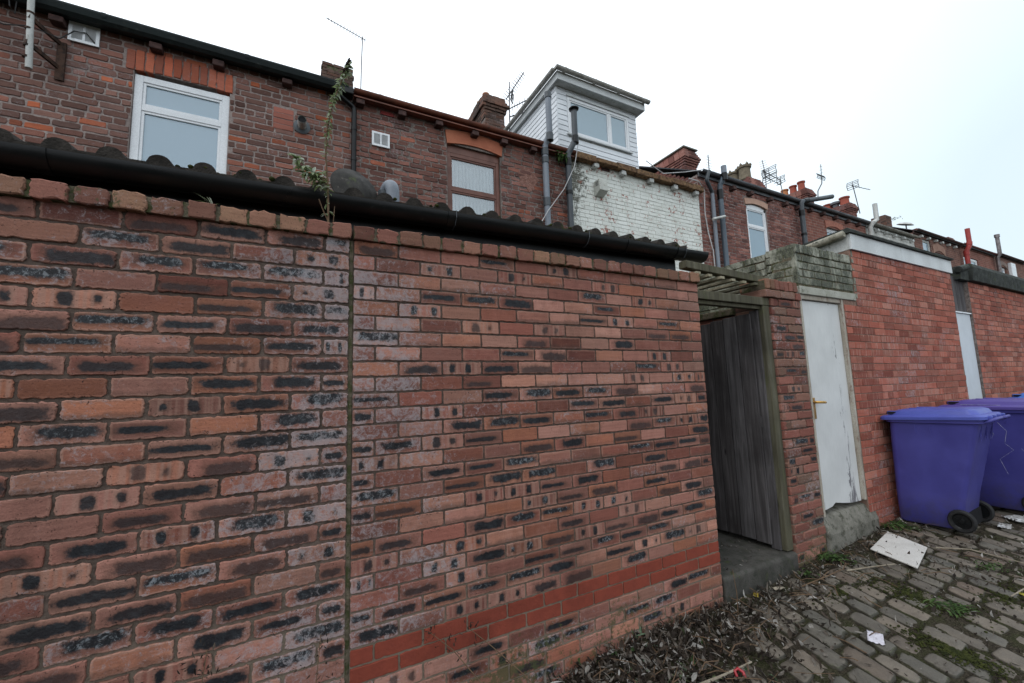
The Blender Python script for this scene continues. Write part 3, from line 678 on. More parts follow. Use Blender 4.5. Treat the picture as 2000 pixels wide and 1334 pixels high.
bricks('brickwork', tw2, M['flash_r'], it, nl=11, ns=4, jit=0.0011, rc=0.005, pj=0.002, cham=0.0022, seed=5)
# return face of the wall at the gateway
it2 = [(0.0, 2.345 - 0.075*(k+1) + 0.0095, 0.10, 2.345 - 0.075*k) for k in range(31)] + [(0.11, 2.345 - 0.075*(k+1) + 0.0095, 0.21, 2.345 - 0.075*k) for k in range(31)]
bricks('end_brickwork', tw2, M['flash_r'], it2, O=(2.472, 0.004, 0), U=(0, 1, 0), Nn=(1, 0, 0), seed=8)
panel('mortar', tw2, M['mortar'], 0.010, 2.468, -0.3, 2.344, front=-0.006, depth=0.2)
panel('joint_filler', tw2, M['mortar_moss'], -0.009, 0.009, -0.3, 2.344, front=-0.012, depth=0.15)

def coping(parent, x0, x1, seed):
    R = random.Random(seed); it = []; x = x0
    while x < x1 - 0.03:
        wd = 0.1125 * R.uniform(0.95, 1.05); b = min(x + wd, x1); t = R.uniform(-0.003, 0.003)
        it.append((x + 0.004 + R.uniform(0, .003), 2.3465 + t*0.3, b - 0.006 - R.uniform(0, .004), 2.4145 + t + R.uniform(-.002, .002))); x = b
    bricks('coping', parent, M['coping'], it, O=(0, -0.03, 0), nl=8, ns=5, jit=0.0024, rc=0.007, pj=0.005, cham=0.004, depth=0.24, seed=seed)
    panel('coping_mortar', parent, M['mortar_moss'], x0+0.004, x1-0.012, 2.3465, 2.410, O=(0, -0.03, 0), front=-0.010, depth=0.22)
coping(tw, -4.0, 0.003, 31); coping(tw2, 0.003, 2.492, 32)

# ------------------------------------------------------------------ lean-to behind the wall: roll tiled roof, long black gutter
lt = thing('lean_to_shed', 'low lean-to behind the brick wall with mossy roll tiles above a long black gutter', 'shed', (0.3, 1.0, 2.4))
def gzt(x): return 2.624 + 0.0165*x
mb = MB(); n = 14
def gut_ring(x, r): return [Vector((x, 0.190 - r*cos(pi*i/n), gzt(x) - r*sin(pi*i/n))) for i in range(n+1)] + [Vector((x, 0.190 + (r-0.004)*cos(pi*i/n), gzt(x) - (r-0.004)*sin(pi*i/n))) for i in range(n+1)]
mb.loft([gut_ring(x, 0.072) for x in (-4.2, 0.0, 2.795)]); 
for x in (-1.15, 0.56, 1.94, 2.46): mb.loft([gut_ring(x-0.022, 0.0765), gut_ring(x+0.022, 0.0765)])
mb.loft([[Vector((x, 0.190 - r*cos(pi*i/n), gzt(x) - r*sin(pi*i/n))) for i in range(n+1)] for x, r in ((2.785, 0.066), (2.80, 0.072))])
obj('gutter', mb, M['black'], lt, smooth=True)
for x in (0.585, 1.555, 2.525):
    mb = MB(); mb.tube([(x, 0.112, gzt(x)+0.012), (x, 0.113, gzt(x)-0.03), (x, 0.140, gzt(x)-0.068), (x, 0.19, gzt(x)-0.082)], 0.0022, 6); obj('gutter_bracket', mb, M['darkgrey'], lt)
mb = MB(); mb.box(-4.2, 2.56, 0.262, 0.285, 2.36, 2.632); obj('fascia', mb, M['black'], lt)
mb = MB(); mb.box(-4.2, 2.46, 0.215, 0.255, -0.2, 2.36); mb.box(2.40, 2.44, 0.286, 2.2, 0, 2.62); mb.box(-4.2, 2.40, 2.2, 2.3, 0, 2.9); obj('wall', mb, M['mortar_dark'], lt)
def rolltiles():
    mb = MB(); R = random.Random(77); p = 0.1625; x0 = -4.2
    slope = 0.15
    def prof(x, jx):
        ph = ((x + jx - (-1.276)) / p) % 1.0; d = min(ph, 1-ph) * p
        return 0.040*math.sqrt(max(0.0, 1 - (d/0.044)**2)) if d < 0.044 else 0.0
    xs = [x0 + 0.0102*i for i in range(int((2.60 - x0)/0.0102)+1)]
    y = 0.165; k = 0
    while y < 2.2:
        y1 = y + 0.33; dz = 0.012
        rows = []
        for (yy, ex) in ((y, 0.0), (y, dz + 0.006), (y + 0.10, dz + 0.006), (y1 + 0.01, 0.004)):
            rw = []
            for x in xs:
                pr = prof(x, 0) * (0.93 if ex == 0 else 1.0); tj = 0.004*math.sin(int((x + 4.2)/p)*12.9 + k*3.1)
                rw.append(Vector((x, yy + tj*1.8 - (0.01 if k == 0 else 0), 2.634 + 0.0165*x*0.9 + slope*(yy-0.165) + pr + ex + tj*0.5)))
            rows.append(rw)
        m = len(xs); vs = [v for r_ in rows for v in r_]
        fs = [(a*m+i, a*m+i+1, (a+1)*m+i+1, (a+1)*m+i) for a in range(3) for i in range(m-1)]
        mb.add(vs, fs)
        if k == 0:   # mortar bedding fills the roll ends
            vs2 = rows[0] + [Vector((v.x, v.y + 0.001, 2.615)) for v in rows[0]]
            mb.add(vs2, [(i, i+1, m+i+1, m+i) for i in range(m-1)])
        y = y1; k += 1
    obj('roof', mb, M['rolltile'], lt, smooth=True)
rolltiles()
# clumps of moss along the tile edge
mb = MB(); R = random.Random(5)
for i in range(150):
    x = R.uniform(-2.4, 2.55); k = round((x + 1.276)/0.1625); xc = -1.276 + 0.1625*k + R.uniform(-0.06, 0.06); r = R.uniform(0.006, 0.016)
    mb.lathe([(0.0001, -r), (r*0.8, -r*0.5), (r, 0), (r*0.7, r*0.5), (0.0001, r*0.75)], 7, Matrix.Translation((xc, 0.17 + R.uniform(-.01, .10), 2.662 + 0.0165*xc*0.9 + R.uniform(0, 0.012))))
mo = obj('moss', mb, M['moss'], lt, smooth=True); mo['kind'] = 'stuff'

# old dark dish and grey vent pipe standing on the lean-to roof
ds = thing('satellite_dish', 'dark weathered round dish lying tilted on the mossy tiles beside the grey vent pipe', 'dish', (0.10, 0.95, 2.80))
Mx = Matrix.Translation((0.125, 1.0, 3.09)) @ Matrix.Rotation(RD(18), 4, 'Z') @ Matrix.Rotation(RD(74), 4, 'X')
mb = MB(); mb.lathe([(0.0001, 0.045), (0.06, 0.042), (0.11, 0.028), (0.165, 0.004), (0.178, 0.000), (0.180, -0.006), (0.168, -0.004), (0.11, 0.018), (0.0001, 0.034)], 36, Mx)
M['dish'] = simple('weathered_dish', (0.034, 0.030, 0.026), (0.014, 0.013, 0.011), 12, 0.7, 0.3, bump=0.3, moss=0.35, dirt=(0.09, 0.08, 0.07), dirt_amt=0.3)
obj('reflector', mb, M['dish'], ds, smooth=True)
mb = MB(); mb.tube([(0.115, 1.03, 3.0), (0.115, 1.12, 2.98), (0.115, 1.15, 2.78)], 0.018, 8); obj('mount', mb, M['rust'], ds, smooth=True)
vp = thing('vent_pipe', 'grey plastic vent pipe with a bent-over top rising above the lean-to tiles', 'pipe', (0.395, 1.0, 2.8))
mb = MB(); cpts = [(0.385, 0.95, 2.72), (0.385, 0.95, 3.10)] + [(0.385 - 0.016*(1-cos(a)), 0.95 + 0.055*(1-cos(a)), 3.10 + 0.06*sin(a)) for a in [pi*i/10 for i in range(1, 9)]]
mb.tube(cpts, 0.050, 20); obj('pipe', mb, M['grey'], vp, smooth=True)
mb = MB(); mb.tube([cpts[-1], tuple(Vector(cpts[-1]) + Vector((-0.005, 0.01, -0.05)))], 0.060, 20); obj('end_collar', mb, M['darkgrey'], vp, smooth=True)

# ------------------------------------------------------------------ gateway: step, frame, leaf, batten canopy
g = thing('yard_step', 'damp mossy concrete doorstep running in under the open dark gate', 'step', (2.9, 0.4, 0.1))
mb = MB(); mb.prism([(-0.012, -0.1), (-0.012, 0.196), (0.002, 0.214), (0.30, 0.222), (1.8, 0.235), (1.8, -0.1)], 2.486, 3.385, 'x')
obj('slab', mb, M['concrete_dark'], g, bevel=0.012)
ga = thing('yard_gate', 'dark weathered board gate standing open in its mossy timber frame', 'gate', (3.0, 0.1, 0.22))
mb = MB(); lp = (3.268, 0.115); R = random.Random(9)
Lm = Matrix.Translation((3.272, 0.11, 0)) @ Matrix.Rotation(RD(4), 4, 'Z')
yy = 0.0
for i in range(7):
    wd = 0.125; top = 2.175 - 0.012*i + R.uniform(-0.006, 0.006)
    mb.box(-0.022 + R.uniform(-.003, .003), 0.0, yy + 0.003, yy + wd - 0.003, 0.262 + R.uniform(-.005, .012), top, Lm); yy += wd
obj('boards', mb, M['wood_dark'], ga, bevel=0.003)
for z in (0.45, 1.2, 1.95): mb = MB(); mb.box(0.001, 0.035, 0.0, 0.87, z, z+0.09, Lm); obj('ledge', mb, M['wood_dark'], ga, bevel=0.003)
mb = MB(); mb.box(3.305, 3.392, 0.020, 0.105, 0.222, 2.235); obj('post', mb, M['wood_green'], ga, bevel=0.006)
mb = MB(); mb.box(3.282, 3.304, 0.06, 0.135, 0.222, 2.20); obj('door_stop', mb, M['wood_dark'], ga, bevel=0.003)
mb = MB(); mb.box(2.476, 3.470, 0.018, 0.105, 2.2365, 2.305); obj('head', mb, M['wood_green'], ga, bevel=0.005)
mb = MB(); mb.box(2.478, 3.304, 0.045, 0.10, 2.205, 2.235); obj('head_stop', mb, M['wood_green'], ga, bevel=0.003)
mb = MB(); mb.box(2.474, 2.492, 0.02, 0.10, 0.225, 2.2045); obj('left_post', mb, M['wood_green'], ga, bevel=0.003)
# canopy of pale battens over the passage, hung under a green beam
cn = thing('batten_canopy', 'rough canopy of pale battens under a green beam above the open gateway', 'canopy', (2.9, 0.3, 2.45))
mb = MB(); mb.box(0, 1.06, -0.035, 0.035, -0.03, 0.03, Matrix.Translation((2.435, 0.09, 2.515)) @ Matrix.Rotation(RD(2.2), 4, 'Y')); obj('beam', mb, M['wood_green'], cn, bevel=0.005)
R = random.Random(3)
for i in range(7):
    x = 2.52 + i*0.145
    mb = MB(); mb.box(x, x+0.048, 0.03 + R.uniform(0, .02), 1.75, 2.437 - i*0.005, 2.459 - i*0.005); obj('batten', mb, M['wood_pale'] if i < 5 else M['wood_green'], cn, bevel=0.002)
mb = MB(); mb.box(2.46, 3.46, 1.77, 1.83, 2.38, 2.46); obj('back_beam', mb, M['wood_green'], cn, bevel=0.003)

# ------------------------------------------------------------------ brick pier beside the gate
R = random.Random(14)
pi_ = thing('brick_pier', 'rough brick pier with upright bricks on top between the dark gate and the white door', 'pier', (3.6, 0, 0.1))
H = 0.0755
def kp(row, u, R):
    q = R.random(); return 1 if q < 0.28 else 2 if q < 0.36 else 0
it = []; vt = 2.300; row = 0
while vt > 0.0:
    lst = (0.115, 0.335, 0.448) if row % 2 == 0 else (0.225, 0.448)
    a = 0.0
    for b in lst:
        it.append((a + 0.004, vt - H + 0.010 + R.uniform(-.002, .002), b - 0.006, vt + R.uniform(-.002, .002), kp(row, a, R))); a = b
    vt -= H; row += 1
bricks('brickwork', pi_, M['pillar'], it, O=(3.394, 0, 0), nl=7, ns=3, jit=0.0022, rc=0.008, pj=0.004, cham=0.005, seed=15)
it = [(0.002 + 0.225*(k % 2 == 0) - 0.225*(k % 2 == 0), 2.30 - H*(k+1) + 0.01, 0.10, 2.30 - H*k) for k in range(29)] + [(0.11, 2.30 - H*(k+1) + 0.01, 0.335, 2.30 - H*k) for k in range(29)]
bricks('side_brickwork', pi_, M['pillar'], [(-b, c, -a, d) for a, c, b, d in it], O=(3.394, 0, 0), U=(0, -1, 0), V=(0, 0, 1), Nn=(-1, 0, 0), seed=16, jit=0.002)
panel('mortar', pi_, M['mortar'], 3.399, 3.842, -0.1, 2.30, front=-0.008, depth=0.32)
it = [(0.0, 2.3055, 0.215, 2.372), (0.226, 2.3055, 0.44, 2.372), (0.452, 2.3055, 0.532, 2.372)]
bricks('corbel_course', pi_, M['pillar'], it, O=(3.312, -0.012, 0), depth=0.33, jit=0.002, rc=0.008, seed=18, cham=0.005)
it = [(0.0 + 0.068*k, 2.380, 0.060 + 0.068*k, 2.468 + R.uniform(-.006, .006)) for k in range(7)]
bricks('soldier_course', pi_, M['coping'], it, O=(3.335, -0.008, 0), depth=0.24, jit=0.002, rc=0.008, seed=19, cham=0.005)
mb = MB(); mb.box(3.33, 3.81, 0.004, 0.21, 2.3725, 2.455); mb.box(3.32, 3.83, 0.004, 0.3, 2.3065, 2.368); obj('bed', mb, M['mortar_moss'], pi_)

# dividing wall behind the gate
R = random.Random(41)
dw = thing('dividing_wall', 'low mossy brick wall running back behind the open gate leaf', 'wall', (3.5, 1.6, 0))
it = courses(0.34, 3.4, 2.20, 0.2, 0.225, 0.0755, 0.011, R, kindf=None, wob=0.002)
bricks('brickwork', dw, M['pillar'], [(-b, c, -a, d) + (0,) for a, c, b, d, k in it], O=(3.372, 0, 0), U=(0, -1, 0), Nn=(-1, 0, 0), seed=42, jit=0.002, nl=3, ns=1)
mb = MB(); mb.box(3.380, 3.60, 0.335, 3.45, -0.1, 2.20); obj('mortar', mb, M['mortar_dark'], dw)
mb = MB(); mb.prism([(3.345, 2.205), (3.345, 2.27), (3.49, 2.285), (3.62, 2.27), (3.62, 2.205)], 0.33, 3.45, 'y'); obj('coping', mb, M['mortar_moss'], dw, bevel=0.01)

# ------------------------------------------------------------------ painted mossy wall over the white door, with its return
R = random.Random(51)
mw = thing('mossy_wall', 'cream painted wall streaked black with moss over the flaking white door', 'wall', (4.3, 0.1, 0.2))
it = courses(0.0, 1.012, 2.755, 2.46, 0.200, 0.0735, 0.010, R, wob=0.001, first='half')
bricks('brickwork', mw, M['white_mossy'], it, O=(3.850, 0.0, 0), nl=5, ns=2, jit=0.0015, rc=0.006, seed=52, cham=0.004)
it = []; u = 0.0
while u < 0.98:
    wd = R.choice((0.066, 0.070, 0.074)); it.append((u, 2.765, u+wd-0.008, 2.850 + R.uniform(-.006, .006))); u += wd
bricks('soldier_course', mw, M['white_mossy'], it, O=(3.850, -0.006, 0), nl=2, ns=3, jit=0.002, rc=0.008, seed=53, depth=0.24, cham=0.004)
panel('mortar', mw, M['mortar_moss'], 3.852, 4.860, 2.452, 2.84, front=-0.007, depth=0.22)
it = courses(0.0, 0.27, 2.85, 2.46, 0.225, 0.0745, 0.011, R, wob=0.002)
bricks('side_brickwork', mw, M['white_mossy'], [(-b, c, -a, d, 0) for a, c, b, d, k in it], O=(3.850, 0.004, 0), U=(0, -1, 0), Nn=(-1, 0, 0), seed=54, jit=0.002, rc=0.008)
it = courses(0.28, 3.45, 2.835, 0.3, 0.225, 0.0745, 0.011, R, wob=0.002)
bricks('return_brickwork', mw, M['white_mossy'], [(-b, c, -a, d, 0) for a, c, b, d, k in it if a < 2.6 and c > 1.9], O=(3.862, 0.004, 0), U=(0, -1, 0), Nn=(-1, 0, 0), seed=55, jit=0.002, nl=3, ns=1)
mb = MB(); mb.box(3.871, 4.07, 0.24, 3.45, -0.1, 2.826); obj('return_wall', mb, M['mortar_moss'], mw)
mb = MB(); mb.box(3.846, 4.852, -0.010, 0.21, 2.374, 2.448); obj('lintel', mb, M['cream_lintel'], mw, bevel=0.006)

# ------------------------------------------------------------------ white flaking door
d2 = thing('yard_door', 'flaking white painted door with a brass lever handle beside the brick pier', 'door', (4.2, 0.05, 0.42))
mb = MB(); mb.prism([(3.884, 0.452), (3.95, 0.440), (4.06, 0.452), (4.12, 0.478), (4.25, 0.455), (4.40, 0.436), (4.572, 0.430), (4.572, 2.325), (3.884, 2.325)], 0.035, 0.075, 'y'); obj('door_leaf', mb, M['door2'], d2, bevel=0.002)
mb = MB(); mb.box(4.578, 4.612, 0.004, 0.09, 0.44, 2.3725); mb.box(3.850, 3.878, 0.004, 0.09, 0.40, 2.3725); mb.box(3.879, 4.577, 0.010, 0.09, 2.332, 2.3725); obj('door_frame', mb, simple('stained_cream_frame', (0.44, 0.41, 0.35), (0.30, 0.26, 0.21), 9, 0.7, 0.3, dirt=(0.14, 0.07, 0.05), dirt_amt=0.5, streak=True), d2, bevel=0.003)
mb = MB(); mb.box(3.896, 3.948, 0.022, 0.034, 1.235, 1.425); hp = obj('handle_plate', mb, M['brass'], d2, bevel=0.003)
mb = MB(); mb.tube([(3.918, 0.03, 1.385), (3.918, -0.012, 1.385), (3.930, -0.022, 1.385), (4.025, -0.022, 1.380)], 0.0115, 10); obj('handle', mb, M['brass'], d2, smooth=True)
st = thing('door_step', 'stained concrete step under the flaking white door', 'step', (4.25, 0, 0.1))
mb = MB(); mb.prism([(-0.020, 0.0), (-0.022, 0.255), (-0.010, 0.300), (0.030, 0.395), (0.22, 0.425), (0.22, 0.0)], 3.852, 4.735, 'x'); obj('slab', mb, M['concrete'], st, bevel=0.018)

# ------------------------------------------------------------------ red brick outhouse
R = random.Random(61)
oh = thing('brick_outhouse', 'bright red brick outhouse with a white fascia under a felt roof', 'outhouse', (6.2, 1.0, 0.2), 'outhouses along the alley')
it = courses(4.872, 7.46, 2.918, 2.375, 0.225, 0.0745, 0.0075, R, headers=0.0, lenj=0.03, wob=0.0008) + courses(4.625, 7.46, 2.918 - 8*0.0745, 0.05, 0.225, 0.0745, 0.0075, R, headers=0.0, lenj=0.03, wob=0.0008)
it = [q for q in it if not (q[0] < 4.87 and q[1] > 2.372)]
seen = []
bricks('brickwork', oh, M['red'], [q for q in it if True], nl=4, ns=2, jit=0.0011, rc=0.004, seed=62, pj=0.0018, cham=0.0025)
panel('mortar', oh, M['mortar_red'], 4.615, 7.468, -0.1, 2.920, holes=[(4.0, 4.868, 2.372, 3.2)], front=-0.0045, depth=0.22)
it = courses(0.0, 1.4, 2.918, 2.3, 0.225, 0.0745, 0.008, R)
bricks('side_brickwork', oh, M['white_mossy'], [(-b, c, -a, d, 0) for a, c, b, d, k in it], O=(4.872, 0.0, 0), U=(0, -1, 0), Nn=(-1, 0, 0), seed=63, nl=3, ns=1)
for a, b in ((4.880, 5.08), (7.26, 7.455)): mb = MB(); mb.box(a, b, 0.23, 3.45, -0.1, 2.92); obj('side_wall', mb, M['mortar_red'], oh)
mb = MB(); mb.box(4.868, 6.10, -0.020, 0.0, 2.924, 3.092); mb.box(6.102, 7.485, -0.0185, 0.0, 2.924, 3.092); obj('fascia', mb, M['fascia3'], oh, bevel=0.002)
mb = MB(); mb.prism([(0.001, 2.924), (0.001, 3.090), (1.9, 2.93), (1.9, 2.80)], 4.862, 4.882, 'x'); obj('barge_board', mb, M['dirtywhite'], oh, bevel=0.002)
mb = MB()
xs = [4.83 + 0.11*i for i in range(25)]; R = random.Random(6)
ring = []
for x in xs:
    e = R.uniform(-0.006, 0.006); ring.append([Vector((x, -0.045+e, 3.094)), Vector((x, -0.048+e, 3.118+e)), Vector((x, -0.02, 3.142+e)), Vector((x, 1.9, 2.99+e)), Vector((x, 1.9, 2.94)), Vector((x, 0.03, 3.094))])
mb.loft(ring); obj('roof', mb, M['felt'], oh)
mb = MB(); mb.tube([(4.80, 0.005, 3.085), (4.80, 0.03, 3.08), (4.80, 0.45, 3.035), (4.80, 0.75, 3.0)], 0.036, 14); obj('pipe', mb, simple('old_cream_pipe', (0.42, 0.40, 0.33), (0.26, 0.24, 0.18), 7, 0.6, 0.3, dirt=(0.07, 0.07, 0.05), dirt_amt=0.6), oh, smooth=True)
mb = MB(); mb.tube([(4.80, 0.75, 3.01), (4.80, 1.4, 2.955), (4.80, 1.9, 2.91)], 0.034, 10); obj('rusty_pipe', mb, M['rottenwood'], oh, smooth=True)

# narrow pale door in the gap, dark board over it
d3 = thing('yard_door', 'narrow plain pale door in the gap between the two red outhouses', 'door', (7.75, 0.03, 0.3))
mb = MB(); mb.box(7.472, 8.048, 0.03, 0.07, 0.30, 2.405); obj('door_leaf', mb, M['door3'], d3, bevel=0.003)
mb = MB(); mb.box(7.466, 8.052, 0.012, 0.09, 2.408, 2.425); obj('door_frame', mb, M['upvc'], d3, bevel=0.002)
mb = MB()
for k in range(4): mb.box(7.474 + 0.145*k, 7.474 + 0.145*k + 0.138, 0.05, 0.075, 2.428, 2.93)
ob = obj('board_panel', mb, M['wood_dark'], bevel=0.003); tag(ob, 'dark boarded panel above the narrow pale door', 'panel')

R = random.Random(71)
oh2 = thing('brick_outhouse', 'further red brick outhouse under a heavy dark felt edge beyond the narrow pale door', 'outhouse', (9.8, 1.0, 0.3), 'outhouses along the alley')
it = courses(8.062, 12.2, 2.865, 0.2, 0.225, 0.0745, 0.0075, R, headers=0.0, lenj=0.03, wob=0.0008)
bricks('brickwork', oh2, M['red'], it, nl=3, ns=1, jit=0.0012, rc=0.004, seed=72, pj=0.0022, cham=0.0025)
panel('mortar', oh2, M['mortar_dark'], 8.055, 12.2, -0.1, 2.87, front=-0.0055, depth=0.22)
mb = MB(); mb.box(8.064, 8.26, 0.23, 3.45, -0.1, 2.87); obj('side_wall', mb, M['mortar_red'], oh2)
mb = MB(); mb.prism([(-0.055, 2.872), (-0.075, 3.06), (-0.05, 3.12), (1.9, 3.02), (1.9, 2.90)], 8.05, 12.3, 'x'); obj('roof', mb, M['felt'], oh2, bevel=0.01)
mb = MB(); mb.prism([(-0.02, 2.874), (-0.03, 3.03), (0.6, 3.05), (0.6, 2.874)], 7.74, 8.045, 'x'); mb.tube([(7.70, -0.02, 3.00), (7.98, -0.02, 3.06)], 0.045, 10); obj('roof_verge', mb, M['felt'], oh2, bevel=0.008)
R = random.Random(81)
oh3 = thing('brick_outhouse', 'most distant low outhouse roof showing just below the far terrace windows', 'outhouse', (15, 1.0, 0.3), 'outhouses along the alley')
mb = MB(); mb.box(12.35, 17.8, 0.0, 3.4, -0.1, 3.1); obj('wall', mb, M['mortar_red'], oh3)
mb = MB(); mb.prism([(-0.05, 3.104), (-0.05, 3.26), (3.4, 3.38), (3.4, 3.20)], 12.32, 17.8, 'x'); obj('roof', mb, M['felt'], oh3, bevel=0.01)

# ------------------------------------------------------------------ terrace of houses (wall plane y = 3.6)
YW = 3.6
def seg_arch(x0, x1, zb, rise, n=12):
    """points of a segmental arch soffit from x0 to x1"""
    return [(x0 + (x1-x0)*i/n, zb + rise*(1 - (2*i/n - 1)**2)) for i in range(n+1)]
def window(parent, x0, x1, z0, z1, mat, bars_h=(), bars_v=(), fw=0.062, bw=0.055, y=YW+0.075, inner='blind', glass='glass', sill=None, arch=0.0, sash=True):
    """frame with sashes; panes, sill and what hangs behind are its sub-parts"""
    mb = MB(); d0, d1 = y - 0.03, y + 0.03
    mb.box(x0, x0+fw, d0, d1, z0, z1); mb.box(x1-fw, x1, d0, d1, z0, z1); mb.box(x0+fw, x1-fw, d0, d1, z0, z0+fw)
    if arch:
        pts = seg_arch(x0, x1, z1, arch); mb.prism(pts + [(x1, z1-fw), (x0, z1-fw)][0:2], d0, d1, 'y')
    else: mb.box(x0+fw, x1-fw, d0, d1, z1-fw, z1)
    zs = [z0+fw] + sorted(bars_h) + [z1-fw]; xs = [x0+fw] + sorted(bars_v) + [x1-fw]
    for h in bars_h: mb.box(x0+fw, x1-fw, d0+0.002, d1-0.002, h-bw/2, h+bw/2)
    for v in bars_v: mb.box(v-bw/2, v+bw/2, d0+0.003, d1-0.003, z0+fw, z1-fw)
    panes = []
    for i in range(len(xs)-1):
        for k in range(len(zs)-1):
            a = xs[i] + (bw/2 if i else 0); b = xs[i+1] - (bw/2 if i < len(xs)-2 else 0); c = zs[k] + (bw/2 if k else 0); d = zs[k+1] - (bw/2 if k < len(zs)-2 else 0)
            if sash:
                s = 0.028
                for q in ((a, a+s, c, d), (b-s, b, c, d), (a+s, b-s, c, c+s), (a+s, b-s, d-s, d)): mb.box(q[0], q[1], d0+0.010, d1-0.01, q[2], q[3])
                a, b, c, d = a+s, b-s, c+s, d-s
            panes.append((a, b, c, d))
    f = obj('window', mb, mat, parent, bevel=0.004)
    for a, b, c, d in panes:
        pm = MB(); pm.box(a-0.004, b+0.004, y-0.004, y+0.004, c-0.004, d+0.004); obj('pane', pm, M[glass], f)
    if inner == 'blind':
        bm_ = MB(); bm_.box(x0+0.02, x1-0.02, y+0.07, y+0.075, z0+0.02, z1-0.02)
        n = int((x1-x0-0.06)/0.09)
        for i in range(n): bm_.box(0, 0.08, -0.002, 0.002, z0+0.03, z1-0.03, Matrix.Translation((x0+0.03+0.09*i, y+0.055, 0)) @ Matrix.Rotation(RD(14), 4, 'Z'))
        obj('blind', bm_, M['blind'], f)
    elif inner == 'curtain':
        m2 = MB(); n = 13
        for i in range(n):
            cx = x0+0.06 + (x1-x0-0.12)*(i+0.5)/n; m2.box(-0.021, 0.021, -0.001, 0.001, z0+0.01, z1-0.10, Matrix.Translation((cx, y+0.09, 0)) @ Matrix.Rotation(RD(16 + 10*sin(i*1.7)), 4, 'Z'))
        cu = obj('curtain', m2, M['curtain'], f)
        m3 = MB(); m3.box(x0-0.0, x1+0.0, y+0.15, y+0.155, z0-0.0, z1+0.0); obj('room_board', m3, simple('grey_room', (0.20, 0.22, 0.25), None, 3, 0.9), f)
    if sill:
        s_ = MB(); s_.prism([(YW-0.06, sill-0.09), (YW-0.06, sill-0.015), (YW+0.05, sill), (YW+0.12, sill), (YW+0.12, sill-0.09)], x0-0.06, x1+0.06, 'x'); obj('sill', s_, M['concrete'], f, bevel=0.004)
    return f

def house(name, label, x0, x1, ze, brick, mortar, holes, L=0.222, H=0.077, j=0.013, zlow=3.3, seed=1, geo=True, cat='house', jit=0.0022, rc=0.009, wallholes=None, nl=4, ns=2, pj=0.003):
    h = thing(name, label, cat, ((x0+x1)/2, YW, 0), 'terraced houses')
    R = random.Random(seed)
    rh = [q for q in holes if not callable(q)]
    if geo:
        it = courses(x0+0.004, x1-0.004, ze-0.03, zlow, L, H, j, R, holes=holes, wob=0.0022, lenj=0.14, headers=0.12)
        bricks('brickwork', h, brick, it, O=(0, YW, 0), nl=nl, ns=ns, jit=jit, rc=rc, pj=pj, cham=0.004, seed=seed+100, depth=0.03)
    panel('wall', h, mortar, x0+0.002, x1-0.002, -0.1, ze-0.005, holes=wallholes or rh, O=(0, YW, 0), front=-0.006 if geo else 0, depth=0.22)
    mb = MB(); t = math.tan(RD(30)); yr = 7.6
    mb.prism([(3.50, ze+0.015), (3.50, ze+0.038), (yr, ze+0.038+(yr-3.50)*t), (11.7, ze+0.038), (11.7, ze+0.0), (yr, ze+0.015+(yr-3.50)*t-0.02)], x0+0.003, x1-0.003, 'x')
    obj('roof', mb, M['slate'], h)
    for a, b in ((x0+0.006, x0+0.2), (x1-0.2, x1-0.006)):
        mb = MB(); mb.prism([(YW+0.24, -0.1), (YW+0.24, ze-0.01), (yr, ze+(yr-3.6)*t-0.03), (11.5, ze-0.01), (11.5, -0.1)], a, b, 'x'); obj('party_wall', mb, mortar, h)
    return h
def gutter(h, x0, x1, zt, mat, r=0.058, yc=3.505, fascia=None, fz=(0, 0)):
    mb = MB(); n = 10
    def ring(x, rr): return [Vector((x, yc - rr*cos(pi*i/n), zt - rr*sin(pi*i/n))) for i in range(n+1)] + [Vector((x, yc + (rr-0.004)*cos(pi*i/n), zt - (rr-0.004)*sin(pi*i/n))) for i in range(n+1)]
    mb.loft([ring(x0, r), ring(x1, r)]); k = int((x1-x0)/1.3)
    for i in range(k+1):
        x = x0 + 0.35 + i*1.3
        if x < x1-0.1: mb.loft([ring(x-0.02, r+0.005), ring(x+0.02, r+0.005)])
    obj('gutter', mb, mat, h, smooth=True)
    if fascia:
        mb = MB(); mb.box(x0, x1, 3.568, 3.594, fz[0], fz[1]); obj('fascia', mb, fascia, h)
def corbels(h, xs, z, mat, w=0.105, hh=0.07, d=0.095):
    R = random.Random(int(z*100)+len(xs))
    for x in xs:
        mb = MB(); mb.box(x-w/2, x+w/2, YW-d, YW-0.001, z-hh/2 + R.uniform(-.006, .006), z+hh/2); obj('corbel', mb, mat, h, bevel=0.010)
def louvre(h, x0, x1, z0, z1, y=YW, mat='upvc', name='air_vent'):
    mb = MB(); f = 0.028; mb.box(x0, x1, y-0.022, y-0.004, z0, z0+f); mb.box(x0, x1, y-0.022, y-0.004, z1-f, z1); mb.box(x0, x0+f, y-0.022, y-0.004, z0+f, z1-f); mb.box(x1-f, x1, y-0.022, y-0.004, z0+f, z1-f)
    xm = (x0+x1)/2; mb.box(xm-0.010, xm+0.010, y-0.022, y-0.004, z0+f, z1-f)
    n = 11
    for a, b in ((x0+f, xm-0.010), (xm+0.010, x1-f)):
        for i in range(n):
            z = z0+f + (z1-z0-2*f)*(i+0.5)/n; mb.box(a, b, -0.006, 0.006, -0.0022, 0.0022, Matrix.Translation((0, y-0.013, z)) @ Matrix.Rotation(RD(-35), 4, 'X'))
    v = obj(name, mb, M[mat], h)
    b2 = MB(); b2.box(x0+0.005, x1-0.005, y-0.0035, y+0.01, z0+0.005, z1-0.005); obj('backing', b2, M['dark'], v)
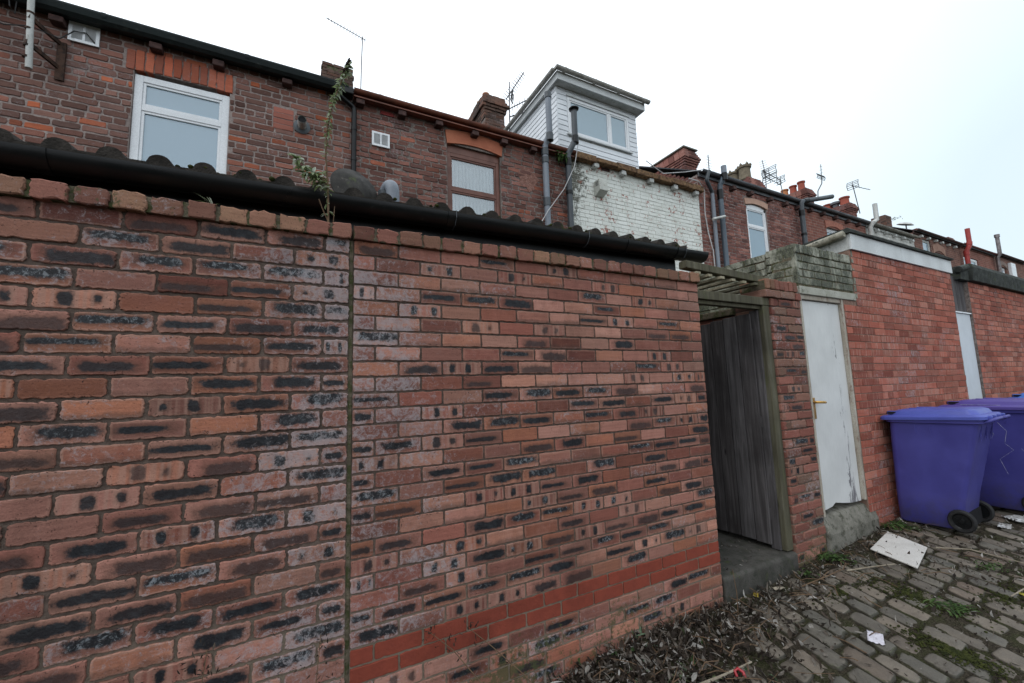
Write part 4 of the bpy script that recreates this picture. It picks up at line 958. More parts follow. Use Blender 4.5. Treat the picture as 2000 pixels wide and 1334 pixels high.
def arch_lintel(h, x0, x1, zt0, rise_t, zb0, rise_b, mat, y=YW, out=0.018, name='lintel', splay=0.03, n=14):
    mb = MB(); top = [(x0-splay + (x1-x0+2*splay)*i/n, zt0 + rise_t*(1-(2*i/n-1)**2)) for i in range(n+1)]; bot = [(x0 + (x1-x0)*i/n, zb0 + rise_b*(1-(2*i/n-1)**2)) for i in range(n+1)]
    mb.prism(top + bot[::-1], y-out, y+0.10, 'y'); return obj(name, mb, mat, h)
def head_fill(h, x0, x1, z0, z1, rise, mat, y=YW+0.045, n=12):
    mb = MB(); mb.prism([(x0, z0), (x1, z0)] + [(x1 - (x1-x0)*i/n, z1 + rise*(1-(2*i/n-1)**2)) for i in range(n+1)], y, y+0.06, 'y'); obj('window_head', mb, mat, h)
def pipe(h, pts, r, mat, name='drain_pipe', collars=(), capz=None, n=14):
    mb = MB(); mb.tube(pts, r, n)
    for p, q in collars: mb.tube([p, q], r*1.17, n)
    return obj(name, mb, mat, h, smooth=True)
def bend(p0, p1, p2, r, n=6):
    p0, p1, p2 = map(Vector, (p0, p1, p2)); a = p1 + (p0-p1).normalized()*r; b = p1 + (p2-p1).normalized()*r
    return [tuple((a*(1-t)**2 + p1*2*t*(1-t) + b*t*t)) for t in [i/n for i in range(n+1)]]

# --- house with the white window (left)
lin1 = (-2.005, -1.005)
h1 = house('terraced_house', 'left terraced house of purple brown brick with a white window under an orange brick arch', -6.4, 0.372, 5.70, M['old1'], M['mortar_old'],
    [(-1.93, -1.035, 3.9, 5.30), (lin1[0]-0.02, lin1[1]+0.02, 5.27, 5.54), (-0.575, -0.335, 4.965, 5.275)], wallholes=[(-1.93, -1.035, 3.9, 5.30)], seed=201, j=0.016)
mb = MB(); k = 12
its = []
for i in range(k):
    a = lin1[0] + (lin1[1]-lin1[0])*i/k; b = lin1[0] + (lin1[1]-lin1[0])*(i+1)/k; t = ((i+0.5)/k*2-1); zz = 5.282 + 0.028*(1-t*t)
    its.append((a+0.004, zz, b-0.006, zz+0.235))
bricks('arch', h1, M['arch'], its, O=(0, YW-0.006, 0), nl=2, ns=5, jit=0.0028, rc=0.007, pj=0.004, cham=0.004, seed=202, depth=0.09)
window(h1, -1.928, -1.037, 3.92, 5.262, M['upvc'], bars_h=(4.875,), fw=0.075, bw=0.06, glass='glass_frost_sky', inner='blind', y=YW+0.06)
gutter(h1, -6.4, 0.235, 5.720, M['gutter1'], r=0.075, yc=3.480, fascia=M['gutter1'], fz=(5.655, 5.715))
mb = MB(); mb.prism([(3.43, 5.65), (3.405, 5.70), (3.50, 5.71), (3.567, 5.68), (3.567, 5.650), (3.47, 5.625)], -6.4, 0.3, 'x'); obj('soffit', mb, M['gutter1'], h1)
corbels(h1, [-3.3, -2.545, -1.735, -1.15, -0.425], 5.580, M['corbel'], w=0.115, hh=0.07, d=0.105)
louvre(h1, -2.475, -2.227, 5.432, 5.652)
patch = [(-0.570, 4.972+0.0745*i, -0.345, 4.972+0.0745*(i+1)-0.008) for i in range(4)]
bricks('repair_bricks', h1, mat_brick('brick_repair', [(0, (0.27, 0.10, 0.075)), (1, (0.32, 0.125, 0.09))], white=0, moss=0, pits=0.2), patch, O=(0, YW, 0), jit=0.001, rc=0.004, seed=203)
# boiler flue stub
mb = MB(); mb.tube([(-0.245, YW+0.02, 5.065), (-0.245, YW-0.16, 5.075)], 0.052, 20, caps=False); mb.tube([(-0.245, YW-0.16, 5.075), (-0.245, YW+0.02, 5.065)], 0.046, 20, caps=False)
fl = obj('boiler_flue', mb, M['dirtywhite'], h1, smooth=True)
mb = MB(); mb.lathe([(0.052, 0), (0.095, 0), (0.098, 0.008), (0.056, 0.022)], 24, Matrix.Translation((-0.245, YW-0.004, 5.065)) @ Matrix.Rotation(RD(90), 4, 'X')); obj('flue_collar', mb, M['darkgrey'], fl, smooth=True)
mb = MB(); mb.tube([(-0.245, YW-0.145, 5.074), (-0.245, YW-0.148, 5.074)], 0.045, 16); obj('flue_shade_disc', mb, M['dark'], fl)  # black disc near the mouth paints the shade inside the tube
# black downpipe at the party line
pts = [(0.155, 3.47, 5.66)] + bend((0.155, 3.47, 5.66), (0.165, 3.48, 5.59), (0.385, 3.55, 5.50), 0.03) + bend((0.165, 3.48, 5.59), (0.385, 3.55, 5.49), (0.385, 3.55, 3.2), 0.04) + [(0.385, 3.55, 3.2)]
pipe(h1, pts, 0.033, M['black'], 'downpipe', collars=[((0.385, 3.55, 5.16), (0.385, 3.55, 5.20)), ((0.385, 3.55, 4.72), (0.385, 3.55, 4.76))])
mb = MB(); mb.box(0.13, 0.36, 3.42, 3.57, 5.60, 5.70); obj('gutter_outlet', mb, M['black'], h1, bevel=0.01)
# pole on rusty brackets at far left
ap = thing('bracket_pole', 'short pale pole held on rusty wall brackets at the left end of the terrace', 'pole', (-2.64, 3.35, 5.1))
mb = MB(); mb.tube([(-2.632, 3.35, 4.865), (-2.70, 3.35, 6.4)], 0.026, 12); obj('pole', mb, M['dirtywhite'], ap, smooth=True)
mb = MB()
for z in (5.40, 5.13): mb.box(-0.012, 0.012, -0.015, 0.27, -0.02, 0.02, Matrix.Translation((-2.655, 3.34, z)) @ Matrix.Rotation(RD(-28), 4, 'Z') @ Matrix.Rotation(RD(-8), 4, 'X'))
mb.box(-2.545, -2.475, 3.575, 3.592, 4.95, 5.38)
obj('bracket', mb, M['rust'], ap)
tubes('clip', [((-2.657, 3.35, z-0.010), (-2.656, 3.35, z+0.010)) for z in (5.45, 5.28, 5.10, 4.98)], 0.030, 12, M['rust'], ap)
mb = MB(); mb.tube([(-3.3, 3.55, 5.50), (-2.9, 3.5, 5.36), (-2.66, 3.37, 5.33), (-2.5, 3.5, 5.36), (-2.42, 3.56, 5.53), (-2.33, 3.57, 5.55), (-2.26, 3.57, 5.46)], 0.006, 6); mb.tube([(-2.9, 3.45, 5.9), (-2.86, 3.47, 5.55), (-2.83, 3.49, 5.5), (-2.80, 3.45, 5.85)], 0.006, 6)
obj('cable', mb, M['cable_b'], h1, smooth=True)
# --- middle house, brown window
holes2 = [(1.725, 2.625, 3.9, 5.34), lambda v: (1.69, 2.69) if 5.33 < v < 5.62 else None]
h2 = house('terraced_house', 'middle terraced house with a brown framed window, net curtains and a painted terracotta lintel', 0.376, 3.950, 5.70, M['old2'], M['mortar_dark'], holes2 + [(0.735, 0.935, 5.535, 5.59)], wallholes=[(1.725, 2.625, 3.9, 5.36)], seed=211, jit=0.0032, rc=0.011, pj=0.005, j=0.015)
arch_lintel(h2, 1.725, 2.645, 5.555, 0.055, 5.345, 0.055, M['lintel2'], splay=0.028)
head_fill(h2, 1.728, 2.622, 5.245, 5.345, 0.045, M['brownframe'])
window(h2, 1.730, 2.620, 3.92, 5.243, M['brownframe'], bars_h=(4.655,), fw=0.06, bw=0.05, inner='curtain', y=YW+0.075)
gutter(h2, 0.372, 4.08, 5.725, M['browngutter'], r=0.052, yc=3.50, fascia=M['browngutter'], fz=(5.63, 5.74))
mb = MB(); mb.box(0.375, 4.02, 3.47, 3.567, 5.612, 5.629); obj('soffit', mb, M['browngutter'], h2)
corbels(h2, [1.03, 1.58, 2.16, 2.67, 3.22, 0.46], 5.572, M['corbel'], w=0.11, hh=0.075, d=0.115)
louvre(h2, 0.625, 0.868, 5.035, 5.245)
mb = MB(); mb.box(0.738, 0.932, YW-0.006, YW+0.01, 5.538, 5.587)
ab = obj('air_brick', mb, M['dark'], h2); mb = MB()
for i in range(9): mb.box(-0.0035, 0.0035, -0.003, 0.003, -0.036, 0.036, Matrix.Translation((0.755+0.02*i, YW-0.008, 5.562)) @ Matrix.Rotation(RD(38), 4, 'Y')); mb.box(-0.0035, 0.0035, -0.003, 0.003, -0.036, 0.036, Matrix.Translation((0.755+0.02*i, YW-0.009, 5.562)) @ Matrix.Rotation(RD(-38), 4, 'Y'))
obj('grille', mb, M['redpipe'], ab)
mb = MB(); R = random.Random(12)
pp = [(3.13 + (0.19 + 0.025*sin(a*5+1) + 0.018*sin(a*11) + 0.010*R.uniform(-1, 1))*cos(a), 5.07 + (0.19 + 0.03*sin(a*4) + 0.02*sin(a*9+2) + 0.008*R.uniform(-1, 1))*sin(a)) for a in [2*pi*i/90 for i in range(90)]]
mb.prism(pp, YW-0.0030, YW+0.002, 'y'); obj('render_patch', mb, simple('pink_render_patch', (0.34, 0.19, 0.155), (0.22, 0.105, 0.080), 22, 0.9, 0.2, bump=1.0, dirt=(0.10, 0.055, 0.045), dirt_amt=0.75), h2)
# soil vent pipes
svp = pipe(h2, [(3.425, 3.49, 3.2), (3.425, 3.49, 5.62)] + bend((3.425, 3.49, 5.62), (3.43, 3.48, 5.70), (3.475, 3.40, 5.80), 0.03) + [(3.475, 3.40, 5.86), (3.475, 3.40, 6.58)], 0.052, M['grey'], 'soil_pipe')
tubes('collar', (((3.425, 3.49, 4.60), (3.425, 3.49, 4.74)), ((3.425, 3.49, 5.36), (3.425, 3.49, 5.46)), ((3.425, 3.49, 5.50), (3.425, 3.49, 5.62)), ((3.475, 3.40, 5.73), (3.475, 3.40, 5.86)), ((3.475, 3.40, 6.50), (3.475, 3.40, 6.60))), 0.062, 18, M['darkgrey'], svp)
svp2 = pipe(h2, [(3.895, 3.49, 3.2), (3.895, 3.49, 5.55)] + bend((3.895, 3.49, 5.55), (3.90, 3.48, 5.66), (4.0, 3.41, 5.80), 0.05) + [(4.005, 3.40, 5.88), (4.01, 3.40, 6.42)], 0.052, M['darkgrey'], 'soil_pipe')
mb = MB(); mb.lathe([(0.052, 0), (0.056, 0.02), (0.088, 0.045), (0.090, 0.06), (0.06, 0.062), (0.045, 0.03)], 20, Matrix.Translation((4.01, 3.40, 6.41)))
obj('cowl', mb, M['black'], svp2, smooth=True)
tubes('collar', (((4.006, 3.40, 5.82), (4.007, 3.40, 5.95)), ((3.895, 3.49, 5.42), (3.895, 3.49, 5.55)), ((3.895, 3.49, 4.9), (3.895, 3.49, 4.96))), 0.062, 18, M['black'], svp2)
mb = MB(); mb.tube([(4.06, 3.40, 5.80), (3.98, 3.42, 5.4), (3.75, 3.44, 4.95), (3.40, 3.42, 4.50), (3.2, 3.4, 4.2)], 0.007, 6); obj('cable', mb, M['cable_w'], h2, smooth=True)
fr = thing('wall_fern', 'green fern growing at the gutter between the two tall soil pipes', 'fern', (3.75, 3.5, 5.55)); R = random.Random(33); L_ = []
for i in range(46):
    a = R.uniform(0, 2*pi); p = Vector((3.74 + R.uniform(-.09, .09), 3.5 + R.uniform(-.04, .04), 5.58 + R.uniform(-.07, .07)))
    d = Vector((cos(a), -0.5+R.uniform(-.4, .4), R.uniform(-1.1, 0.4))); L_.append((p, d, (0, 0, 1), R.uniform(.06, .15), R.uniform(.02, .035), -1.0, R.random()))
leafmesh('fronds', L_, M['weed'], fr)
# --- white painted house with dormer
h3 = house('terraced_house', 'white painted terraced house with peeling patches and a white clad dormer', 3.954, 7.396, 5.70, M['white_brick'], M['white_mortar'], [(4.74, 4.93, 5.585, 5.64)], j=0.007, seed=221, jit=0.0016, rc=0.006, wallholes=[], pj=0.003)
mb = MB(); R = random.Random(15)
for i in range(7):
    a = 4.05 + i*0.48; mb.box(a, a+0.478, 3.46 + R.uniform(-.006, .006), 3.592, 5.635 + R.uniform(-.014, .006), 5.735 + R.uniform(-.012, .018))
obj('rotten_fascia', mb, M['rottenwood'], h3, bevel=0.012)
corbels(h3, [4.541, 5.192, 5.913, 6.588, 7.221], 5.59, M['dirtywhite'], w=0.11, hh=0.085, d=0.11)
mb = MB(); mb.box(4.74, 4.93, YW-0.005, YW+0.01, 5.585, 5.64); obj('air_brick', mb, M['corbel'], h3)
mb = MB(); mb.prism([(YW-0.002, 5.31), (YW-0.15, 5.31), (YW-0.17, 5.10), (YW-0.05, 5.035), (YW-0.002, 5.03)], 4.53, 4.72, 'x')
bx = obj('boiler_terminal', mb, simple('cream_metal_box', (0.50, 0.51, 0.47), (0.40, 0.41, 0.37), 6, 0.5, 0.3, dirt=(0.2, 0.19, 0.15), dirt_amt=0.3), h3, bevel=0.008)
mb = MB()
for i in range(4): mb.box(4.5275, 4.5300, YW-0.13, YW-0.05, 5.20+0.022*i, 5.208+0.022*i)
obj('slot_shade', mb, M['dark'], bx)  # raised dark strips paint the shade of slots
# dormer
yd = 3.72; dx0, dx1 = 3.87, 5.805
mb = MB()
def boards(mb, x0, x1, z0, z1, y, holes=(), side=None):
    z = z0
    while z < z1 - 0.01:
        zt = min(z+0.10, z1); segs = [(x0, x1)]
        for a, b, c, d in holes:
            if z < d - 0.01 and zt > c + 0.01: segs = [s for q in segs for s in ((q[0], a), (b, q[1]))]
        for s0, s1 in segs: mb.prism([(y-0.016, z+0.003), (y-0.009, zt-0.003), (y+0.02, zt-0.003), (y+0.02, z+0.003)], s0, s1, 'x')
        z = zt
boards(mb, dx0, dx1, 5.85, 7.09, yd, holes=[(4.10, 5.60, 6.205, 6.955)])
# left cheek, boards running back into the roof slope
z = 5.9
while z < 7.05:
    zt = z+0.10; yb = 3.6 + (z-5.72)/math.tan(RD(30)) + 0.3
    if yb > yd+0.05: mb.prism([(dx0-0.016, z+0.003), (dx0-0.009, zt-0.003), (dx0+0.02, zt-0.003), (dx0+0.02, z+0.003)], yd-0.014, yb, 'y')
    z = zt
z = 5.9
while z < 7.05:
    zt = z+0.10; yb = 3.6 + (z-5.72)/math.tan(RD(30)) + 0.3
    mb.prism([(dx1+0.016, z+0.003), (dx1+0.009, zt-0.003), (dx1-0.02, zt-0.003), (dx1-0.02, z+0.003)], yd+0.006, yb, 'y'); z = zt
dm = obj('dormer', mb, M['cladding'], h3)
mb = MB(); mb.box(dx0+0.001, 4.102, yd+0.0, yd+0.05, 5.85, 7.085); mb.box(5.598, dx1-0.001, yd, yd+0.05, 5.85, 7.085); mb.box(4.102, 5.598, yd, yd+0.05, 5.85, 6.207); mb.box(4.102, 5.598, yd, yd+0.05, 6.953, 7.085); obj('backing_board', mb, M['dirtywhite'], dm)
mb = MB(); mb.box(dx0-0.08, dx1+0.10, yd-0.18, yd-0.155, 7.085, 7.245); mb.box(dx0-0.08, dx0-0.055, yd-0.155, 6.4, 7.085, 7.245); mb.box(dx1+0.075, dx1+0.10, yd-0.155, 6.4, 7.085, 7.245); obj('dormer_fascia', mb, M['fascia3'], dm)
mb = MB(); mb.box(dx0-0.055, dx1+0.075, yd-0.155, 6.4, 7.088, 7.10); obj('dormer_soffit', mb, M['dirtywhite'], dm)
mb = MB(); mb.prism([(yd-0.16, 7.222), (yd-0.16, 7.247), (6.5, 7.265), (6.5, 7.222)], dx0-0.06, dx1+0.08, 'x'); obj('dormer_roof', mb, M['felt'], dm)
mb = MB(); n = 10
def dring(x, y, ax, r=0.050, zt=7.262): return [Vector((x, y - r*cos(pi*i/n), zt - r*sin(pi*i/n))) if ax == 'x' else Vector((x - r*cos(pi*i/n), y, zt - r*sin(pi*i/n))) for i in range(n+1)]
mb.loft([dring(dx0-0.15, yd-0.236, 'x'), dring(dx1+0.17, yd-0.236, 'x')]); mb.loft([dring(dx0-0.136, yd-0.18, 'y'), dring(dx0-0.136, 6.4, 'y')])
for x in (dx0+0.05, 4.6, 5.2, dx1+0.05): mb.loft([dring(x-0.02, yd-0.236, 'x', 0.056), dring(x+0.02, yd-0.236, 'x', 0.056)])
obj('dormer_gutter', mb, simple('dirty_grey_gutter', (0.44, 0.43, 0.40), (0.28, 0.27, 0.24), 8, 0.6, 0.3, dirt=(0.16, 0.155, 0.13), dirt_amt=0.5), dm, smooth=True)
window(h3, 4.105, 5.595, 6.212, 6.950, M['upvc'], bars_v=(5.10,), fw=0.055, bw=0.05, y=yd+0.015, inner=None, glass='glass_pale')
mb = MB(); mb.box(4.14, 5.56, yd+0.028, yd+0.032, 6.50, 6.92); ob = obj('roller_blind', mb, M['blind'], h3)
mb = MB(); mb.box(4.12, 5.58, yd+0.07, yd+0.075, 6.22, 6.94); obj('room_board', mb, simple('pale_room_fill', (0.40, 0.47, 0.52), None, 3, 0.9), h3)  # flat pale board, its colour brightens the panes in place of daylight
mb = MB(); mb.box(4.06, 5.64, yd-0.05, yd+0.0, 6.178, 6.210); mb.box(4.08, 5.62, yd-0.035, yd-0.016, 6.955, 6.985); obj('window_trim', mb, M['fascia3'], h3, bevel=0.004)
# --- raised house with salmon lintel
h4 = house('terraced_house', 'dark red terraced house with a tall white window under a salmon pink lintel', 7.40, 11.35, 6.09, M['old4'], M['mortar_old'], [(9.03, 9.82, 4.0, 5.70), lambda v: (8.965, 9.885) if 5.70 < v < 5.90 else None], j=0.010, seed=231, jit=0.003, rc=0.010, wallholes=[(9.03, 9.82, 4.0, 5.76)], nl=3, ns=1, pj=0.004)
arch_lintel(h4, 9.00, 9.85, 5.845, 0.05, 5.70, 0.065, M['lintel4'], splay=0.03)
window(h4, 9.035, 9.815, 4.02, 5.695, M['upvc'], bars_h=(5.215,), fw=0.065, bw=0.055, arch=0.06, y=YW+0.06, glass='glass_frost_sky')
M['gut4'] = simple('grey_gutter', (0.155, 0.165, 0.18), (0.10, 0.105, 0.115), 6, 0.5, 0.35, dirt=(0.06, 0.06, 0.05), dirt_amt=0.3)
gutter(h4, 7.42, 11.35, 6.155, M['gut4'], r=0.052, yc=3.50, fascia=M['gut4'], fz=(6.04, 6.16))
corbels(h4, [8.5, 9.15, 9.9, 10.55, 11.1], 5.96, M['corbel'], hh=0.09, d=0.125)
it = courses(0, 3.9, 8.3, 5.72, 0.225, 0.077, 0.012, random.Random(3)); t30 = math.tan(RD(30))
bricks('gable_brickwork', h4, M['old4'], [(-b, c, -a, d, 0) for a, c, b, d, k in it if d < 6.10 + a*t30 and c > 5.66 + a*t30], O=(7.402, 3.62, 0), U=(0, -1, 0), Nn=(-1, 0, 0), seed=233, nl=2, ns=1)
# pipes at its left end
p = pipe(h4, [(7.56, 3.42, 6.12)] + bend((7.56, 3.42, 6.12), (7.50, 3.46, 5.90), (7.76, 3.52, 5.76), 0.06) + bend((7.50, 3.46, 5.90), (7.755, 3.53, 5.72), (7.75, 3.54, 3.2), 0.05) + [(7.75, 3.54, 3.2)], 0.040, M['darkgrey'], 'downpipe')
mb = MB(); mb.tube([(7.753, 3.53, 5.68), (7.75, 3.535, 3.9)], 0.0415, 14); obj('lower_length', mb, M['grey'], p, smooth=True)
p = pipe(h4, [(7.98, 3.50, 3.2), (7.98, 3.50, 5.80)] + bend((7.98, 3.50, 5.80), (7.98, 3.48, 5.92), (8.02, 3.40, 6.02), 0.04) + [(8.02, 3.39, 6.10), (8.02, 3.39, 6.30)], 0.055, M['pipeblue'], 'soil_pipe')
tubes('collar', (((7.98, 3.50, 5.58), (7.98, 3.50, 5.80)), ((8.02, 3.39, 5.98), (8.02, 3.39, 6.14))), 0.065, 16, M['black'], p)
mb = MB(); mb.tube([(8.02, 3.39, 6.15), (8.02, 3.39, 6.31)], 0.058, 16); obj('pale_end', mb, M['grey'], p, smooth=True)
mb = MB(); mb.tube([(7.60, 3.46, 5.05), (7.74, 3.42, 5.09), (7.90, 3.38, 5.13)], 0.030, 10); obj('security_light', mb, M['dirtywhite'], h4, smooth=True)
mb = MB(); mb.tube([(7.0, 3.5, 5.86), (7.25, 3.46, 5.83), (7.45, 3.5, 5.70), (7.50, 3.56, 5.2), (7.55, 3.56, 4.8), (7.66, 3.56, 4.4), (7.68, 3.56, 3.4)], 0.012, 6); mb.tube([(5.9, 3.6, 6.05), (6.3, 3.55, 5.84), (6.9, 3.5, 5.98), (7.4, 3.45, 6.12)], 0.009, 6); obj('cable', mb, M['cable_w'], h4, smooth=True)
p = pipe(h4, [(11.12, 3.47, 3.2), (11.12, 3.47, 5.95)] + bend((11.12, 3.47, 5.95), (11.13, 3.46, 6.10), (12.4, 3.30, 6.42), 0.08) + [(12.35, 3.31, 6.40)], 0.058, M['darkgrey'], 'soil_pipe')
tubes('collar', (((11.12, 3.47, 5.72), (11.12, 3.47, 5.86)), ((11.12, 3.47, 5.2), (11.12, 3.47, 5.26)), ((11.22, 3.45, 6.125), (11.38, 3.43, 6.165))), 0.068, 14, M['black'], p)

# --- further houses: brick drawn by the material (courses a pixel or two high)
def mat_farbrick(name, a, b, m):
    N = NT(name, 0.9, 0.2); P = N.sep(N.pos); bt = N.n('ShaderNodeTexBrick'); N.set(bt.inputs['Vector'], N.comb(P[0], P[2], 0.0))
    bt.inputs['Color1'].default_value = (*a, 1); bt.inputs['Color2'].default_value = (*b, 1); bt.inputs['Mortar'].default_value = (*m, 1)
    bt.inputs['Scale'].default_value = 1; bt.inputs['Brick Width'].default_value = 0.225; bt.inputs['Row Height'].default_value = 0.077; bt.inputs['Mortar Size'].default_value = 0.006; bt.inputs['Bias'].default_value = 0.0
    n = N.noise(N.pos, 2.0, 7, 0.75); c = N.mix(N.ss(n, 0.35, 0.7, 0, 0.6), bt.outputs['Color'], N.vscale(bt.outputs['Color'], (0.45, 0.42, 0.42)))
    n2 = N.noise(N.pos, 11, 5, 0.7); c = N.mix(N.ss(n2, 0.45, 0.7, 0, 0.5), c, N.vscale(c, (1.6, 1.5, 1.45)))
    N.col(c); N.bump(bt.outputs['Fac'], -0.5, 0.01); return N.mat
fb1 = mat_farbrick('far_brick_red', (0.24, 0.095, 0.070), (0.17, 0.066, 0.050), (0.26, 0.19, 0.16))
fb2 = mat_farbrick('far_brick_white', (0.60, 0.61, 0.58), (0.55, 0.56, 0.53), (0.35, 0.35, 0.32))
fb3 = mat_farbrick('far_brick_brown', (0.20, 0.095, 0.072), (0.13, 0.065, 0.052), (0.22, 0.17, 0.14))
h5 = house('terraced_house', 'terraced house beyond the long grey elbow pipe with a brick arched window', 11.354, 14.75, 6.09, None, fb1, [(12.52, 13.30, 4.0, 5.70)], geo=False)
arch_lintel(h5, 12.47, 13.37, 5.86, 0.05, 5.66, 0.09, simple('far_arch_brick', (0.42, 0.17, 0.11), (0.30, 0.11, 0.08), 14, 0.8), splay=0.02)
window(h5, 12.525, 13.295, 4.02, 5.69, M['upvc'], bars_h=(5.2,), fw=0.06, arch=0.04, y=YW+0.09, glass='glass_frost_sky')
gutter(h5, 11.35, 14.75, 6.155, M['gut4'], r=0.052, yc=3.50, fascia=M['gut4'], fz=(6.04, 6.16)); corbels(h5, [11.7, 12.3, 12.95, 13.6, 14.2], 6.005, M['corbel'], hh=0.09, d=0.11)
h6 = house('terraced_house', 'far white painted terraced house with rounded pale corbels under its gutter', 14.754, 18.02, 6.09, None, fb2, [], geo=False)
gutter(h6, 14.75, 18.0, 6.155, simple('dirty_cream_gutter', (0.36, 0.35, 0.31), (0.20, 0.19, 0.16), 5, 0.6, 0.3, dirt=(0.08, 0.07, 0.05), dirt_amt=0.5), r=0.055, yc=3.49, fascia=M['dirtywhite'], fz=(6.03, 6.15)); corbels(h6, [15.35, 15.9, 16.5, 17.1, 17.7], 6.0, M['dirtywhite'], w=0.10, hh=0.08, d=0.10)
pipe(h6, [(14.79, 3.50, 4.5), (14.79, 3.50, 6.0), (14.80, 3.42, 6.12), (14.99, 3.40, 6.22), (15.0, 3.4, 6.72)], 0.06, M['dirtywhite'], 'vent_stack')
h7 = house('terraced_house', 'far brown brick house with a pale window beside an arch, left of the red pipe', 18.024, 22.0, 6.36, None, fb3, [(18.7, 19.35, 5.4, 6.24), (19.62, 20.4, 4.4, 5.88)], geo=False)
window(h7, 18.705, 19.345, 5.41, 6.23, M['dirtywhite'], fw=0.05, y=YW+0.06, glass='glass_frost_sky'); window(h7, 19.625, 20.395, 4.42, 5.86, M['upvc'], bars_h=(5.3,), fw=0.06, arch=0.03, y=YW+0.09, glass='glass_frost_sky')
arch_lintel(h7, 19.5, 20.5, 6.10, 0.12, 5.80, 0.16, simple('far_buff_arch', (0.34, 0.20, 0.15), (0.25, 0.14, 0.10), 8, 0.8), splay=0.03)
gutter(h7, 18.02, 22.0, 6.45, M['corbel'], r=0.06, yc=3.50, fascia=M['corbel'], fz=(6.32, 6.45)); corbels(h7, [18.5, 19.1, 19.7, 20.2, 20.8, 21.4], 6.27, M['dirtywhite'], w=0.10, hh=0.08, d=0.10)
h8 = house('terraced_house', 'far terraced house with a white framed window between the red pipe and the steel flue', 22.004, 25.7, 6.40, None, fb1, [(22.25, 23.75, 5.0, 6.06)], geo=False)
window(h8, 22.255, 23.745, 5.02, 6.05, M['upvc'], bars_v=(22.9,), fw=0.07, y=YW+0.06, glass='glass_frost_sky')
gutter(h8, 22.0, 25.7, 6.50, simple('maroon_gutter', (0.17, 0.05, 0.045), None, 5, 0.5), r=0.055, yc=3.50, fascia=M['browngutter'], fz=(6.38, 6.5))
p = pipe(h8, [(22.02, 3.44, 3.2), (22.02, 3.44, 6.15), (22.08, 3.36, 6.33), (22.12, 3.35, 6.45), (22.12, 3.35, 7.02)], 0.072, M['redpipe'], 'soil_pipe')
tubes('collar', (((22.02, 3.44, 6.02), (22.02, 3.44, 6.18)), ((22.10, 3.355, 6.38), (22.12, 3.35, 6.50))), 0.086, 12, M['redpipe'], p)
h9 = house('terraced_house', 'far brick house right of the steel flue with a dark arch and white panel', 25.704, 29.5, 6.52, None, fb3, [(26.2, 27.1, 4.6, 6.10)], geo=False)
window(h9, 26.205, 27.095, 4.62, 6.08, M['upvc'], bars_h=(5.5,), fw=0.06, y=YW+0.09, glass='glass_frost_sky')
arch_lintel(h9, 26.1, 27.2, 6.22, 0.12, 6.02, 0.16, simple('far_grey_arch', (0.26, 0.19, 0.16), None, 8, 0.8), splay=0.03)
mb = MB(); mb.box(27.35, 27.95, 3.50, 3.595, 5.75, 6.34); obj('panel', mb, M['upvc'], h9)
gutter(h9, 25.7, 29.5, 6.60, M['corbel'], r=0.055, yc=3.50, fascia=M['corbel'], fz=(6.5, 6.6))
p = pipe(h9, [(25.62, 3.48, 5.6), (25.62, 3.48, 6.35), (25.63, 3.40, 6.5), (25.63, 3.4, 7.22)], 0.065, M['steel'], 'flue_pipe'); mb = MB(); mb.tube([(25.63, 3.4, 7.20), (25.63, 3.4, 7.32)], 0.085, 14); obj('cowl', mb, M['steel'], p, smooth=True)
h10 = house('terraced_house', 'last terraced house visible at the right edge with a green grey gutter', 29.504, 40.0, 6.55, None, fb1, [], geo=False)
gutter(h10, 29.5, 40.0, 6.66, M['gut4'], r=0.07, yc=3.48, fascia=M['gut4'], fz=(6.52, 6.66))

